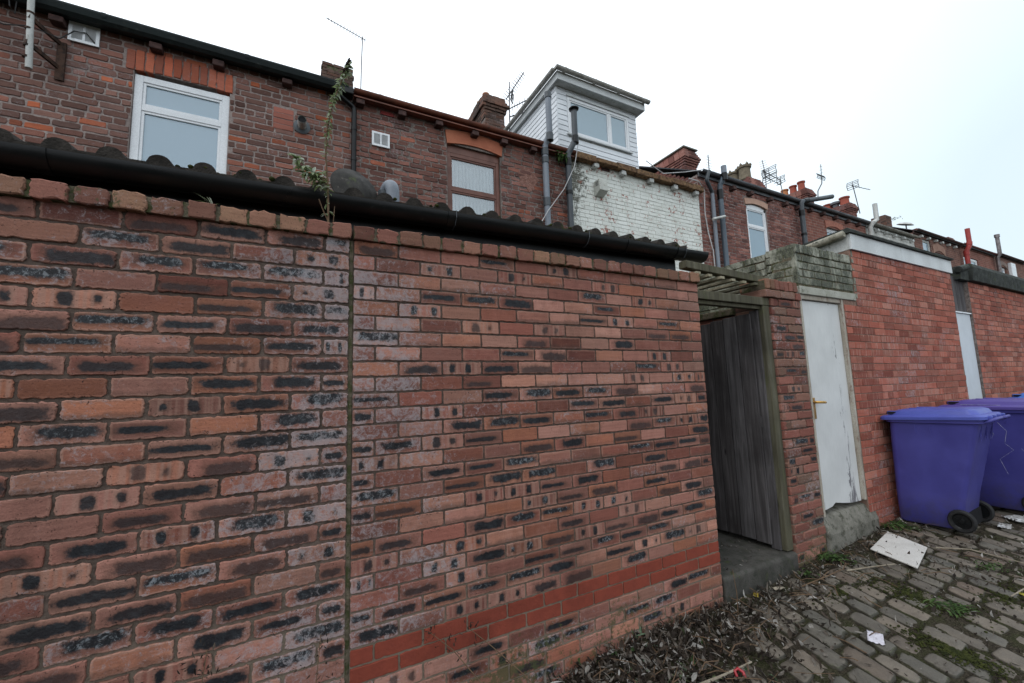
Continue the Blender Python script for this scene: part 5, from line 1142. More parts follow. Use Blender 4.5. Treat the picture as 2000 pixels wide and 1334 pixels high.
# ------------------------------------------------------------------ chimneys
def pot(parent, x, y, z, r, h, mat, crown=False):
    mb = MB(); mb.lathe([(r*0.9, -0.05), (r, 0), (r*0.86, h*0.12), (r*0.80, h*0.8), (r*0.98, h*0.86), (r*1.0, h), (r*0.72, h), (r*0.70, h*0.5), (0.0001, h*0.45)], 14, Matrix.Translation((x, y, z)))
    if crown:
        for i in range(6): a = 2*pi*i/6; mb.lathe([(r*0.22, 0), (r*0.18, 0.06), (0.0001, 0.12)], 6, Matrix.Translation((x + r*0.85*cos(a), y + r*0.85*sin(a), z+h-0.005)))
    obj('chimney_pot', mb, mat, parent, smooth=True)
def chimney(h, x0, x1, y0, y1, zt, mat, mort, zb=7.6, steps=3, seed=1, ragged=False):
    R = random.Random(seed); H = 0.0765; it = []; side = []
    z = zt; k = 0
    while z > zb:
        o = ((0.030*(steps-abs(k-steps)) if k < 2*steps else 0) if steps else 0)
        wob = R.uniform(-0.02, 0.02) if ragged else R.uniform(-.004, .004)
        a = x0 - o + wob; b = x1 + o + wob; u = a - (0.1125 if k % 2 else 0)
        while u < b:
            s0, s1 = max(u, a), min(u+0.215, b)
            if s1 - s0 > 0.03 and not (ragged and k < 2 and R.random() < 0.35): it.append((s0, z-H+0.010, s1, z, y0-o))
            u += 0.225
        u = y0 - o
        while u < y1 + o:
            s1 = min(u+0.215, y1+o)
            if s1 - u > 0.03: side.append((-s1, z-H+0.010, -u, z, a))
            u += 0.225
        z -= H; k += 1
    mb = MB(); mb.box(x0+0.010, x1-0.010, y0+0.010, y1-0.010, zb-0.4, zt-0.02); ch = obj('chimney', mb, mort, h)
    for yy in sorted({q[4] for q in it}): bricks('brickwork', ch, mat, [q[:4] for q in it if q[4] == yy], O=(0, yy, 0), nl=2, ns=1, jit=0.003, rc=0.007, pj=0.005, seed=seed, depth=0.10)
    grp = {}
    for q in side: grp.setdefault(round(q[4], 2), []).append(q)
    allq = []
    for xx, qs in grp.items(): bricks('brickwork', ch, mat, [q[:4] for q in qs], O=(xx, 0, 0), U=(0, -1, 0), Nn=(-1, 0, 0), nl=2, ns=1, jit=0.003, rc=0.007, pj=0.005, seed=seed+1, depth=0.10)
    # merge the pieces of brickwork into one mesh
    bs = [o for o in ch.children if o.name.startswith('brickwork')]
    V = []; F = []; A = {'loc': [], 'rnd': [], 'inf': []}
    for o in bs:
        me = o.data; b = len(V); V += [tuple(v.co) for v in me.vertices]; F += [tuple(i+b for i in p.vertices) for p in me.polygons]
        for k_ in A:
            arr = np.zeros(len(me.vertices)*3, dtype=np.float32); me.attributes[k_].data.foreach_get('vector', arr); A[k_].append(arr)
        bpy.data.objects.remove(o); bpy.data.meshes.remove(me)
    me = bpy.data.meshes.new('brickwork'); me.from_pydata(V, [], F); me.update()
    for k_ in A: at = me.attributes.new(k_, 'FLOAT_VECTOR', 'POINT'); at.data.foreach_set('vector', np.concatenate(A[k_]))
    o = bpy.data.objects.new('brickwork', me); C.objects.link(o); me.materials.append(mat); o.parent = ch
    return ch
M['chim'] = mat_brick('brick_chimney_weathered', [(0.0, (0.075, 0.050, 0.042)), (0.5, (0.12, 0.075, 0.058)), (1.0, (0.17, 0.085, 0.06))], white=0.2, moss=0.9, pits=0.6, soot=0.4, bump=1.0)
c1 = chimney(h1, 0.10, 0.74, 7.1, 7.9, 8.86, M['chim'], M['mortar_moss'], steps=0, ragged=True, seed=301)
c2 = chimney(h2, 3.97, 4.56, 7.1, 8.3, 9.34, M['chim'], M['mortar_dark'], steps=3, ragged=True, seed=302)
mb = MB(); mb.prism([(7.15, 9.325), (7.5, 9.50), (8.0, 9.50), (8.25, 9.325)], 4.02, 4.50, 'x'); obj('flaunching', mb, M['mortar_moss'], c2, bevel=0.03)
for y, hh in ((7.55, 0.22), (7.95, 0.24)): pot(c2, 4.22, y, 9.46, 0.10, hh, M['potorange'])
c3 = chimney(h4, 11.50, 12.10, 7.1, 9.2, 9.70, M['old4'], M['mortar_dark'], steps=4, seed=303)
mb = MB(); mb.box(11.44, 12.16, 7.04, 9.26, 9.705, 9.75); obj('capping', mb, M['concrete'], c3)
c4 = chimney(h5, 15.05, 15.85, 7.1, 8.5, 9.42, M['old4'], M['mortar_dark'], steps=4, seed=304)
for y, hh in ((7.34, 0.56), (7.80, 0.50), (8.2, 0.48)): pot(c4, 15.24, y, 9.41, 0.25, hh, M['potbuff'], True)
c5 = chimney(h6, 19.05, 19.60, 7.1, 8.35, 9.78, M['old4'], M['mortar_old'], steps=3, seed=305)
for y, hh in ((7.36, 0.42), (7.70, 0.38), (8.06, 0.36)): pot(c5, 19.26, y, 9.77, 0.16, hh, M['potred'] if y < 8 else M['potorange'])
c6 = chimney(h7, 22.75, 23.30, 7.1, 8.35, 9.80, M['old4'], M['mortar_old'], steps=3, seed=306)
for y, hh in ((7.40, 0.42), (8.1, 0.34)): pot(c6, 23.0, y, 9.78, 0.22, hh, M['potred'])
mb = MB(); mb.lathe([(0.13, 0), (0.13, 0.18), (0.22, 0.20), (0.22, 0.30), (0.0001, 0.33)], 12, Matrix.Translation((22.95, 7.75, 9.78))); obj('chimney_cowl', mb, M['alu'], c6, smooth=True)
c7 = chimney(h8, 26.25, 26.90, 7.1, 7.7, 9.78, M['chim'], M['mortar_old'], steps=0, seed=307)
c8 = chimney(h9, 29.9, 30.6, 7.1, 8.4, 9.62, M['old2'], M['mortar_moss'], steps=0, ragged=True, seed=308)
c9 = chimney(h10, 28.2+6.0, 35.0, 7.1, 8.4, 9.75, M['old2'], M['mortar_old'], steps=2, seed=309)

# ------------------------------------------------------------------ aerials
def yagi(mb, base, d, L, n, el, up=(0, 0, 1), r=0.006):
    base = Vector(base); d = Vector(d).normalized(); s = d.cross(Vector(up)).normalized()
    mb.tube([base, base + d*L], r, 6)
    for i in range(n):
        p = base + d*L*(i+0.3)/n; e_ = el*(1 - 0.35*i/n); mb.tube([p - s*e_/2, p + s*e_/2], r*0.55, 5)
def grid(mb, c, d, w_, h_, r=0.004):
    c = Vector(c); d = Vector(d).normalized(); s = d.cross(Vector((0, 0, 1))).normalized()
    for k in range(5):
        z = -h_/2 + h_*k/4; off = d*(abs(z)*0.4); mb.tube([c + Vector((0, 0, z)) + off - s*w_/2, c + Vector((0, 0, z)) + off + s*w_/2], r, 5)
    for sg in (-1, 0, 1): mb.tube([c + s*sg*w_/2 + Vector((0, 0, -h_/2)) + d*h_*.2, c + s*sg*w_/2, c + s*sg*w_/2 + Vector((0, 0, h_/2)) + d*h_*.2], r, 5)
def aerial(label, mast, booms, grids=(), rm=0.016, cat='aerial'):
    t = thing('tv_aerial', label, cat, mast[0], 'television aerials on the rooftops')
    mb = MB(); mb.tube(mast, rm, 8); obj('mast', mb, M['alu'], t, smooth=True)
    for b in booms: mb = MB(); yagi(mb, *b); obj('boom', mb, M['alu'], t)
    for gq in grids: mb = MB(); grid(mb, *gq); obj('reflector', mb, M['alu'], t)
    return t
aerial('long comb aerial on a tall thin mast above the left mossy chimney', [(0.90, 7.1, 8.3), (0.91, 7.1, 9.0), (0.93, 7.1, 9.74)], [((1.0, 7.1, 9.69), (-1, -0.05, 0.22), 0.86, 13, 0.11, (0, 0.9, 0.4), 0.009)], rm=0.011)
aerial('tangled aerial with several booms beside the chimney left of the dormer', [(4.66, 7.05, 8.4), (4.70, 7.05, 9.85)],
    [((4.58, 7.05, 9.30), (0.55, -0.5, 0.95), 0.85, 12, 0.26, (0, 1, 0.2), 0.014), ((4.66, 7.05, 9.05), (0.9, -0.6, 0.45), 0.60, 8, 0.30, (0, 0, 1), 0.014), ((4.66, 7.05, 8.82), (0.9, -0.5, 0.30), 0.50, 6, 0.24, (0, 0, 1), 0.016)], [((4.72, 7.0, 9.42), (1, -.4, 0), 0.32, 0.24, 0.012)])
aerial('small upright comb aerial standing behind the grey swan neck pipes', [(12.75, 7.1, 8.6), (12.78, 7.1, 9.75)], [((12.78, 7.1, 9.1), (0.02, 0, 1), 0.62, 6, 0.36, (0, 1, 0), 0.010)])
aerial('aerial with a stacked reflector grid right of the buff crown topped chimney pots', [(16.15, 7.1, 9.0), (16.2, 7.1, 9.9)], [((16.2, 7.1, 9.75), (-0.9, -0.4, 0.45), 0.75, 7, 0.3, (0, 0, 1), 0.012), ((16.2, 7.1, 9.5), (-0.9, -0.4, 0.4), 0.6, 6, 0.3, (0, 0, 1), 0.012)], [((16.25, 7.0, 9.85), (1, 0, 0), 0.55, 0.32, 0.012), ((16.25, 7.0, 9.55), (1, 0, 0), 0.55, 0.32, 0.012)])
aerial('low aerial with two short booms between the buff pots and the red pots', [(17.3, 7.1, 9.0), (17.15, 7.1, 9.75)], [((17.1, 7.1, 9.72), (-0.95, 0, 0.12), 1.1, 5, 0.2, (0, 0, 1), 0.014), ((17.15, 7.1, 9.5), (-0.95, 0, 0.15), 1.0, 5, 0.25, (0, 0, 1), 0.014)], [((17.2, 7.1, 9.75), (1, 0, 0), 0.3, 0.28, 0.012)])
aerial('aerial on a crooked mast right of the three red chimney pots', [(19.75, 7.0, 9.45), (19.80, 7.0, 9.72), (20.20, 7.0, 10.15), (20.28, 7.0, 10.52)], [((20.25, 7.0, 10.45), (-0.35, -0.2, 1), 0.55, 4, 0.3, (0, 1, 0), 0.014)], [((20.25, 7.0, 10.48), (0, 1, 0), 0.62, 0.2, 0.012)], rm=0.022)
aerial('aerial with a long thin arm pointing right on the tallest straight mast', [(23.35, 7.0, 9.3), (23.0, 7.0, 10.65)], [((22.9, 7.0, 10.6), (1, -0.05, 0.05), 1.6, 5, 0.12, (0, 0, 1), 0.014)], [((22.95, 7.0, 10.65), (1, 0, 0), 0.45, 0.35, 0.014)], rm=0.020)
t = thing('satellite_dish', 'small round dish on a short pole on the far brick chimney', 'dish', (28.4, 7.1, 9.4))
mb = MB(); mb.lathe([(0.0001, 0), (0.25, 0.05), (0.36, 0.14), (0.0001, 0.02)], 18, Matrix.Translation((28.6, 7.1, 9.76)) @ Matrix.Rotation(RD(200), 4, 'X')); obj('reflector', mb, M['dirtywhite'], t, smooth=True)
mb = MB(); mb.tube([(28.6, 7.12, 9.1), (28.6, 7.12, 9.75)], 0.03, 6); obj('pole', mb, M['alu'], t)

# ------------------------------------------------------------------ wheelie bins
def rrect(cx, cy, hx, hy, r, z, n=5, tilt=0.0):
    pts = []
    for k, (sx, sy) in enumerate(((1, 1), (-1, 1), (-1, -1), (1, -1))):
        for i in range(n+1):
            a = pi/2*k + pi/2*i/n; x = cx + sx*(hx-r) + r*cos(a); y = cy + sy*(hy-r) + r*sin(a)
            pts.append(Vector((x, y, z + tilt*(y-cy))))
    return pts
M['sticker'] = simple('worn_white_sticker', (0.60, 0.62, 0.66), (0.30, 0.34, 0.48), 22, 0.5, 0.3, obj_space=True, dirt=(0.08, 0.08, 0.22), dirt_amt=0.75)
def make_bin(label, body, lid, loc, rot, tilt=0.0, sy=1.0, marks=None, scratches=()):
    """front lip towards +y, wheels and handle towards -y"""
    t = thing('wheelie_bin', label, 'wheelie bin', (0, 0, 0), 'wheelie bins by the outhouse walls')
    mb = MB()
    mb.loft([rrect(0, 0.125, 0.230, 0.222, 0.05, 0.020), rrect(0, 0.125, 0.240, 0.232, 0.05, 0.035), rrect(0, 0.100, 0.248, 0.252, 0.05, 0.28), rrect(0, 0.025, 0.263, 0.303, 0.055, 0.75), rrect(0, -0.005, 0.270, 0.320, 0.055, 0.93),
             rrect(0, -0.015, 0.273, 0.325, 0.055, 0.955), rrect(0, -0.015, 0.290, 0.350, 0.06, 0.962), rrect(0, -0.015, 0.292, 0.352, 0.06, 0.995), rrect(0, -0.015, 0.268, 0.325, 0.055, 0.997), rrect(0, -0.015, 0.262, 0.318, 0.055, 0.95), rrect(0, 0.10, 0.235, 0.235, 0.05, 0.3)], caps=False)
    mb.add(rrect(0, 0.125, 0.230, 0.222, 0.05, 0.020), [tuple(range(23, -1, -1))])
    b = obj('body', mb, body, t, smooth=True)
    for y in (0.11, 0.0):
        for s in (-1, 1): mb = MB(); mb.box(s*0.2705-0.003, s*0.2705+0.003, y-0.004, y+0.004, 0.86, 0.945); obj('rib', mb, body, t)
    for x in (-0.17, 0, 0.17): mb = MB(); mb.prism([(-0.31, 0.80), (-0.335, 0.95), (-0.30, 0.955)], x-0.006, x+0.006, 'x'); obj('rib', mb, body, t)
    mb = MB(); mb.box(-0.225, 0.225, -0.135, -0.085, 0.03, 0.16); obj('axle_shade_block', mb, M['dark'], t)  # solid dark block painted as the shade around the axle
    # handles
    mb = MB()
    for s in (-1, 1): mb.tube([(s*0.235, -0.33, 0.965), (s*0.235, -0.40, 0.985), (s*0.225, -0.430, 1.0), (s*0.19, -0.438, 1.005), (s*0.06, -0.438, 1.005), (s*0.045, -0.42, 1.0), (s*0.045, -0.34, 0.975)], 0.0135, 10)
    mb.tube([(-0.235, -0.385, 1.005), (0.235, -0.385, 1.005)], 0.012, 10)
    obj('handle', mb, body, t, smooth=True)
    # lid: domed plate with a raised panel, hinged at the handle side
    mb = MB(); tl = -0.02
    mb.loft([rrect(0, -0.008, 0.298, 0.375, 0.06, 0.988, tilt=tl), rrect(0, -0.008, 0.306, 0.384, 0.06, 0.990, tilt=tl), rrect(0, -0.008, 0.306, 0.384, 0.06, 1.015, tilt=tl), rrect(0, -0.008, 0.292, 0.366, 0.06, 1.030, tilt=tl),
             rrect(0, -0.02, 0.262, 0.320, 0.07, 1.034, tilt=tl), rrect(0, -0.02, 0.246, 0.300, 0.07, 1.068, tilt=tl), rrect(0, -0.02, 0.215, 0.265, 0.07, 1.082, tilt=tl), rrect(0, -0.02, 0.10, 0.13, 0.05, 1.088, tilt=tl)])
    l = obj('lid', mb, lid, t, smooth=True)
    mb = MB()
    for x in (-0.205, 0.205): mb.box(x-0.035, x+0.035, 0.235, 0.318, 1.030, 1.066)
    for x in (-0.10, 0.10): mb.box(x-0.012, x+0.012, -0.22, 0.18, 1.078, 1.0905)
    obj('lid_rib', mb, lid, l, bevel=0.006)
    mb = MB(); mb.box(-0.15, 0.15, 0.372, 0.405, 0.985, 1.008); obj('lid_grip', mb, lid, l, bevel=0.008)
    mb = MB(); mb.box(-0.242, -0.168, 0.3185, 0.3215, 1.034, 1.060); mb.box(0.168, 0.242, 0.3185, 0.3215, 1.034, 1.060); mb.box(-0.2425, -0.2405, 0.245, 0.31, 1.036, 1.060)
    obj('lid_notch_shade', mb, M['dark'], l)  # thin dark slabs paint the shade of notches on the lid
    mb = MB()
    for x in (-0.2, -0.07, 0.07, 0.2): mb.box(x-0.02, x+0.02, -0.415, -0.35, 0.985, 1.03)
    obj('hinge', mb, lid, l, bevel=0.006)
    # wheels
    mb = MB(); mb.tube([(-0.27, -0.115, 0.108), (0.27, -0.115, 0.108)], 0.011, 8); obj('axle', mb, M['rust'], t)
    for s in (-1, 1):
        Mx = Matrix.Translation((s*0.268, -0.115, 0.108)) @ Matrix.Scale(0.98, 4) @ Matrix.Rotation(RD(90*s), 4, 'Y')
        mb = MB(); mb.lathe([(0.066, -0.014), (0.072, -0.024), (0.088, -0.026), (0.097, -0.016), (0.100, 0.0), (0.097, 0.016), (0.088, 0.026), (0.072, 0.024), (0.066, 0.014), (0.066, -0.014)], 32, Mx); wv = obj('wheel', mb, M['rubber'], t, smooth=True)
        mb = MB(); mb.lathe([(0.0001, 0.018), (0.018, 0.018), (0.024, 0.010), (0.060, 0.008), (0.067, 0.014), (0.067, -0.010), (0.0001, -0.010)], 28, Mx)
        for k in range(6): mb.box(0.02, 0.062, -0.005, 0.005, 0.006, 0.015, Mx @ Matrix.Rotation(pi/3*k, 4, 'Z'))
        obj('hub', mb, M['black'], wv, smooth=True)
    for pts in scratches:
        mb = MB(); mb.tube([(-(0.2485 + 0.0221*(z-0.28)/0.65) + 0.0006, y, z) for y, z in pts], 0.0009, 5); obj('scratch', mb, M['sticker'], b)
    if marks:
        for (x, y, w_, d_, a) in marks:
            mb = MB(); Mx = Matrix.Translation((x, y, 1.0835 if abs(x) < 0.18 else 1.0325)) @ Matrix.Rotation(a, 4, 'Z'); mb.box(-w_/2, w_/2, -d_/2, d_/2, 0.0, 0.0012, Mx); obj('sticker', mb, M['sticker'], l)
    t.scale = (1, sy, 1)
    t.location = loc; t.rotation_euler = (tilt, 0, rot)
    return t
make_bin('nearest wheelie bin, violet blue with sky sheen painted into its brighter blue lid, against the red outhouse', M['bin_purple'], M['lid_sky_sheen'], (5.285, -0.382, gz(5.28, -0.38) + 0.006), RD(3), RD(-1.2), sy=0.95, marks=[(-0.10, -0.04, 0.10, 0.16, 0.05), (0.02, -0.20, 0.13, 0.12, -0.1)])
make_bin('second wheelie bin, violet with a scuffed purple lid, behind the nearest bin', M['bin_purple'], M['lid_purple'], (6.26, -0.630, gz(6.26, -0.63) + 0.015), RD(-2), 0.0, sy=1.28, marks=[(-0.272, 0.12, 0.03, 0.22, 0.0)], scratches=[((0.04, 0.86), (0.00, 0.78), (0.02, 0.66), (-0.02, 0.60), (0.06, 0.50), (0.03, 0.36)), ((0.10, 0.84), (0.07, 0.74), (0.09, 0.70)), ((-0.06, 0.62), (-0.09, 0.56), (-0.07, 0.50))])
make_bin('furthest wheelie bin at the right edge with a bright blue lid', M['bin_purple'], M['lid_bright'], (7.70, -0.68, gz(7.70, -0.68) + 0.03), RD(2), 0.0)

# ------------------------------------------------------------------ things lying on the cobbles
def ground_obj(o): return o
mb = MB()
def g3(x, y, h=0.0): return Vector((x, y, gz(x, y) + h))
cs = [(4.125, -0.183), (4.626, -0.115), (4.506, -0.423), (4.033, -0.515)]
lo = [g3(x, y, 0.012) for i, (x, y) in enumerate(cs)]; mb.loft([lo, [p + Vector((0, 0, 0.010)) for p in lo]])
o = obj('slab', mb, M['slab'], bevel=0.003); tag(o, 'pale square edged board lying flat on the cobbles before the concrete step', 'slab')
def crumple(name, label, cx, cy, w_, h_, mat, rot, amp, seed, n=9, cat='litter', lift=0.012):
    R = random.Random(seed); mb = MB(); vs = []
    for j in range(n+1):
        for i in range(n+1):
            u, v = (i/n-0.5)*w_, (j/n-0.5)*h_; z = amp*(math.sin(i*1.3+seed)*math.cos(j*1.1) + R.uniform(-.6, .6))
            x = cx + u*cos(rot) - v*sin(rot) + R.uniform(-1, 1)*w_*0.02; y = cy + u*sin(rot) + v*cos(rot) + R.uniform(-1, 1)*h_*0.02
            vs.append((x, y, gz(x, y) + lift + abs(z)))
    mb.add(vs, [(j*(n+1)+i, j*(n+1)+i+1, (j+1)*(n+1)+i+1, (j+1)*(n+1)+i) for j in range(n) for i in range(n)])
    o = obj(name, mb, mat, smooth=True, fixn=False); m_ = o.modifiers.new('thick', 'SOLIDIFY'); m_.thickness = 0.001; tag(o, label, cat); return o
M['paper'] = simple('white_paper', (0.66, 0.64, 0.70), (0.54, 0.52, 0.58), 20, 0.7, 0.2, dirt=(0.25, 0.23, 0.24), dirt_amt=0.3)
M['sheetp'] = simple('dirty_white_plastic', (0.60, 0.61, 0.62), (0.35, 0.34, 0.32), 12, 0.4, 0.4, dirt=(0.10, 0.09, 0.08), dirt_amt=0.6)
crumple('paper_scrap', 'small white paper scrap on the bare cobbles at the bottom', 2.88, -0.700, 0.115, 0.075, M['paper'], RD(25), 0.006, 2)
crumple('plastic_sheet', 'torn dirty white plastic sheet on the cobbles behind the bin wheels', 5.95, -0.72, 0.42, 0.16, M['sheetp'], RD(-35), 0.012, 5, 14)
crumple('plastic_sheet', 'small torn plastic piece beside the far bin wheel', 5.55, -0.62, 0.14, 0.08, M['sheetp'], RD(10), 0.010, 7)
M['redp'] = simple('red_plastic', (0.42, 0.02, 0.03), None, 10, 0.3, 0.5)
mb = MB(); mb.tube([(1.90, -0.485, 0.03), (1.905, -0.470, 0.050), (1.925, -0.475, 0.058), (1.94, -0.495, 0.045), (1.93, -0.51, 0.03)], 0.008, 10); o = obj('plastic_scrap', mb, M['redp'], smooth=True); tag(o, 'bright red plastic scrap in the dead leaves at the bottom edge', 'litter')
crumple('plastic_scrap', 'pale blue scrap in the leaf pile against the brick wall', 1.12, -0.10, 0.05, 0.03, simple('blue_plastic', (0.05, 0.18, 0.35), None, 10, 0.3), 0.3, 0.004, 9, 4, lift=0.05)
crumple('fallen_leaf', 'single yellow leaf at the foot of the gateway step', 2.74, -0.06, 0.05, 0.035, simple('yellow_leaf', (0.45, 0.33, 0.04), None, 10, 0.6), 0.5, 0.004, 12, 4, cat='leaf', lift=0.01)
crumple('fallen_leaf', 'broad pale dead leaf on the cobbles below the gateway step', 2.95, -0.10, 0.085, 0.04, simple('pale_leaf', (0.36, 0.31, 0.24), None, 10, 0.7), -0.3, 0.006, 13, 4, cat='leaf', lift=0.012)
crumple('food_wrapper', 'small yellow wrapper among the weeds right of the pale board', 4.15, -1.02, 0.07, 0.03, simple('yellow_wrapper', (0.42, 0.38, 0.06), None, 10, 0.4), 0.9, 0.005, 14, 4)
def stick(label, pts, r, mat='stalk', cat='stick', name='stick'):
    mb = MB(); mb.tube([g3(x, y, h) for x, y, h in pts], r, 7, r_end=r*0.5); o = obj(name, mb, M[mat], smooth=True); tag(o, label, cat); return o
M['palewood'] = simple('bleached_twig', (0.30, 0.26, 0.20), (0.18, 0.15, 0.11), 20, 0.8)
stick('long thin bleached stick on the cobbles running right from the pale board', [(4.55, -0.46, 0.02), (4.70, -0.62, 0.025), (4.72, -0.85, 0.022), (4.70, -1.10, 0.02)], 0.006, 'palewood')
stick('curled pale root on the cobbles at the right edge', [(4.75, -0.95, 0.02), (4.55, -1.05, 0.10), (4.35, -1.05, 0.07), (4.05, -0.98, 0.02)], 0.007, 'palewood')
stick('short stick leaning off the left corner of the pale board', [(3.60, -0.24, 0.01), (3.78, -0.32, 0.02), (3.98, -0.40, 0.02)], 0.007, 'palewood')
stick('long twig across the dead leaves at the bottom edge', [(1.62, -0.42, 0.05), (1.82, -0.46, 0.06), (2.05, -0.47, 0.05)], 0.009, 'palewood')
stick('thin bent twig on the cobbles below the pier', [(3.10, -0.18, 0.015), (3.35, -0.22, 0.03), (3.62, -0.22, 0.015)], 0.005, 'stalk')

# leaf litter: drifts along the wall foot, thinning out over the cobbles
def heap(x, y):
    a = math.exp(-((x-1.55)/0.85)**2) * max(0.0, 1 + y/0.75)
    return 0.10*a
R = random.Random(99); L_ = []; LG = []
def put(x, y, big=1.0, green=False):
    h = heap(x, y)*R.random() + 0.008; d = Vector((R.uniform(-1, 1), R.uniform(-1, 1), R.uniform(-0.2, 0.25))); up = Vector((R.uniform(-.7, .7), R.uniform(-.7, .7), 1))
    (LG if green else L_).append((g3(x, y, h), d, up, R.choice((0.018, 0.03, 0.045, 0.07))*R.uniform(.8, 1.2)*big, R.choice((0.006, 0.010, 0.016, 0.024))*R.uniform(.8, 1.2)*big, R.uniform(-2.4, 2.4), R.random()))
for i in range(4600):
    x = R.gauss(1.55, 0.62); y = -abs(R.gauss(0, 0.30)) - 0.01
    if x < 0.3 or x > 3.3 or y < -1.1: continue
    if x > 2.48 and y > -0.05: continue
    put(x, y)
for i in range(1500):
    x = R.uniform(1.5, 5.1); y = -abs(R.gauss(0, 0.16)) - (0.04 if x > 2.45 else 0.01); put(x, y, 0.7)
for i in range(1900):
    x = R.uniform(1.2, 7.0); y = -R.uniform(0.05, 2.2); put(x, y, 0.6)
for i in range(500):
    x = R.gauss(4.5, 0.5); y = R.gauss(-0.75, 0.22)
    if y < -0.1: put(x, y, 0.7)
for i in range(60): put(R.gauss(1.5, 0.35), -abs(R.gauss(0.15, 0.2)), 1.2, True)
for i in range(120): x, y = R.uniform(2.5, 3.3), R.uniform(0.05, 0.7); L_.append(((x, y, 0.228), (R.uniform(-1, 1), R.uniform(-1, 1), 0.1), (0, 0, 1), 0.022, 0.010, R.uniform(-1, 1), R.random()))
o = leafmesh('leaf_litter', L_, M['litter']); tag(o, 'brown dead leaves drifted along the foot of the brick walls', 'leaf litter', kind='stuff')
o = leafmesh('green_leaf_litter', LG, M['litter_green']); tag(o, 'fallen grey green leaves scattered on the brown leaf drift', 'leaf litter', kind='stuff')
mb = MB()
for i in range(200):
    x = R.gauss(1.7, 0.6) if i < 110 else R.uniform(2, 5.2); y = -abs(R.gauss(0, 0.35)) - 0.03
    if x < 0.4: continue
    a = R.uniform(0, 2*pi); l = R.uniform(0.05, 0.20); p = g3(x, y, heap(x, y)*R.random() + 0.012); q = p + Vector((cos(a)*l, sin(a)*l, R.uniform(-0.01, 0.04))); md = (p+q)/2 + Vector((R.uniform(-.02, .02), R.uniform(-.02, .02), R.uniform(0, .02)))
    mb.tube([p, md, q], R.uniform(0.0012, 0.0032), 5)
o = obj('twigs', mb, M['stalk'], smooth=True, fixn=False); tag(o, 'thin dry twigs scattered through the leaf drift', 'twigs', kind='stuff')
# soil heap under the drift
mb = MB(); nx, ny = 60, 22; vs = []
for j in range(ny+1):
    for i in range(nx+1):
        x = 0.2 + 2.6*i/nx; y = -0.012 - 0.95*j/ny; x_ = min(x, 2.47) if j < 2 else x; vs.append((x, y, gz(x, y) + heap(x, y)*0.62 - 0.012 + 0.006*math.sin(x*31+y*17)*math.cos(y*23) - 0.03*(j/ny)**2))
mb.add(vs, [(j*(nx+1)+i, (j+1)*(nx+1)+i, (j+1)*(nx+1)+i+1, j*(nx+1)+i+1) for j in range(ny) for i in range(nx)]); o = obj('soil_heap', mb, M['soil'], smooth=True, fixn=False); structure(o)
# moss cushions in the joints of the paving
V = []; mb = MB(); R = random.Random(123)
for (cx, cy, rx, ry, n_) in ((3.62, -0.62, 0.16, 0.34, 240), (3.12, -0.98, 0.12, 0.30, 220), (4.1, -0.95, 0.3, 0.12, 120), (3.3, -0.35, 0.3, 0.1, 60)):
    for i in range(n_*5):
        a = R.uniform(0, 2*pi); q = abs(R.gauss(0, 0.5)); x = cx + rx*q*cos(a); y = cy + ry*q*sin(a); r = R.choice((0.003, 0.004, 0.005, 0.007))*R.uniform(.8, 1.3)
        mb.lathe([(r, -r*0.5), (r*0.9, 0), (r*0.5, r*0.22), (0.0001, r*0.28)], 6, Matrix.Translation(g3(x, y, 0.002)))
o = obj('moss_patches', mb, M['moss'], smooth=True, fixn=False); tag(o, 'flat cushions of moss in the joints between the cobbles', 'moss', kind='stuff')

# ------------------------------------------------------------------ plants
def weed(label, x, y, n_, L0, L1, W, seed, name='weed', spread=0.03, mat='weed', z=None, lift=0.6):
    R = random.Random(seed); t = thing(name, label, 'weed', g3(x, y) if z is None else (x, y, z)); base = Vector(t.location); it = []
    for i in range(n_):
        a = R.uniform(0, 2*pi); d = Vector((cos(a), sin(a), R.uniform(0.1, 1.0)*lift*2)); p = base + Vector((R.gauss(0, spread), R.gauss(0, spread), R.uniform(0, 0.02)))
        it.append((p, d, (0, 0, 1), R.uniform(L0, L1), W*R.uniform(0.7, 1.2), -R.uniform(0.5, 1.6), R.random()))
    leafmesh('leaves', it, M[mat], t); return t
weed('leafy green weed at the corner of the concrete step and the brick pier', 3.74, -0.07, 110, 0.025, 0.075, 0.014, 1, spread=0.05)
weed('green weed growing between the concrete step and the nearest bin', 4.86, -0.10, 80, 0.04, 0.10, 0.016, 2, spread=0.05)
weed('small weed at the foot of the gateway step', 3.32, -0.10, 40, 0.02, 0.05, 0.014, 3, spread=0.025)
weed('spreading green dandelion like weed in the cobbles at lower right', 3.62, -0.82, 90, 0.03, 0.08, 0.013, 4, spread=0.05, lift=0.25)
weed('green weed tuft near the curled pale root', 4.5, -0.80, 60, 0.02, 0.06, 0.012, 5, spread=0.06, lift=0.4)
weed('low weed at the right edge of the cobbles', 3.75, -1.22, 70, 0.03, 0.07, 0.014, 6, spread=0.05, lift=0.3)
weed('tiny grey green sprig on the leaf pile below the brick wall', 1.62, -0.20, 30, 0.03, 0.07, 0.016, 7, spread=0.03, mat='leaf')
weed('larger grey green plant on the leaf pile at the bottom edge', 1.72, -0.36, 40, 0.04, 0.10, 0.022, 8, spread=0.05, mat='leaf')
weed('small dry grass tuft on the brick coping above the left wall', -0.565, -0.01, 9, 0.04, 0.07, 0.004, 9, name='grass_tuft', spread=0.008, mat='leaf', z=2.412, lift=1.0)
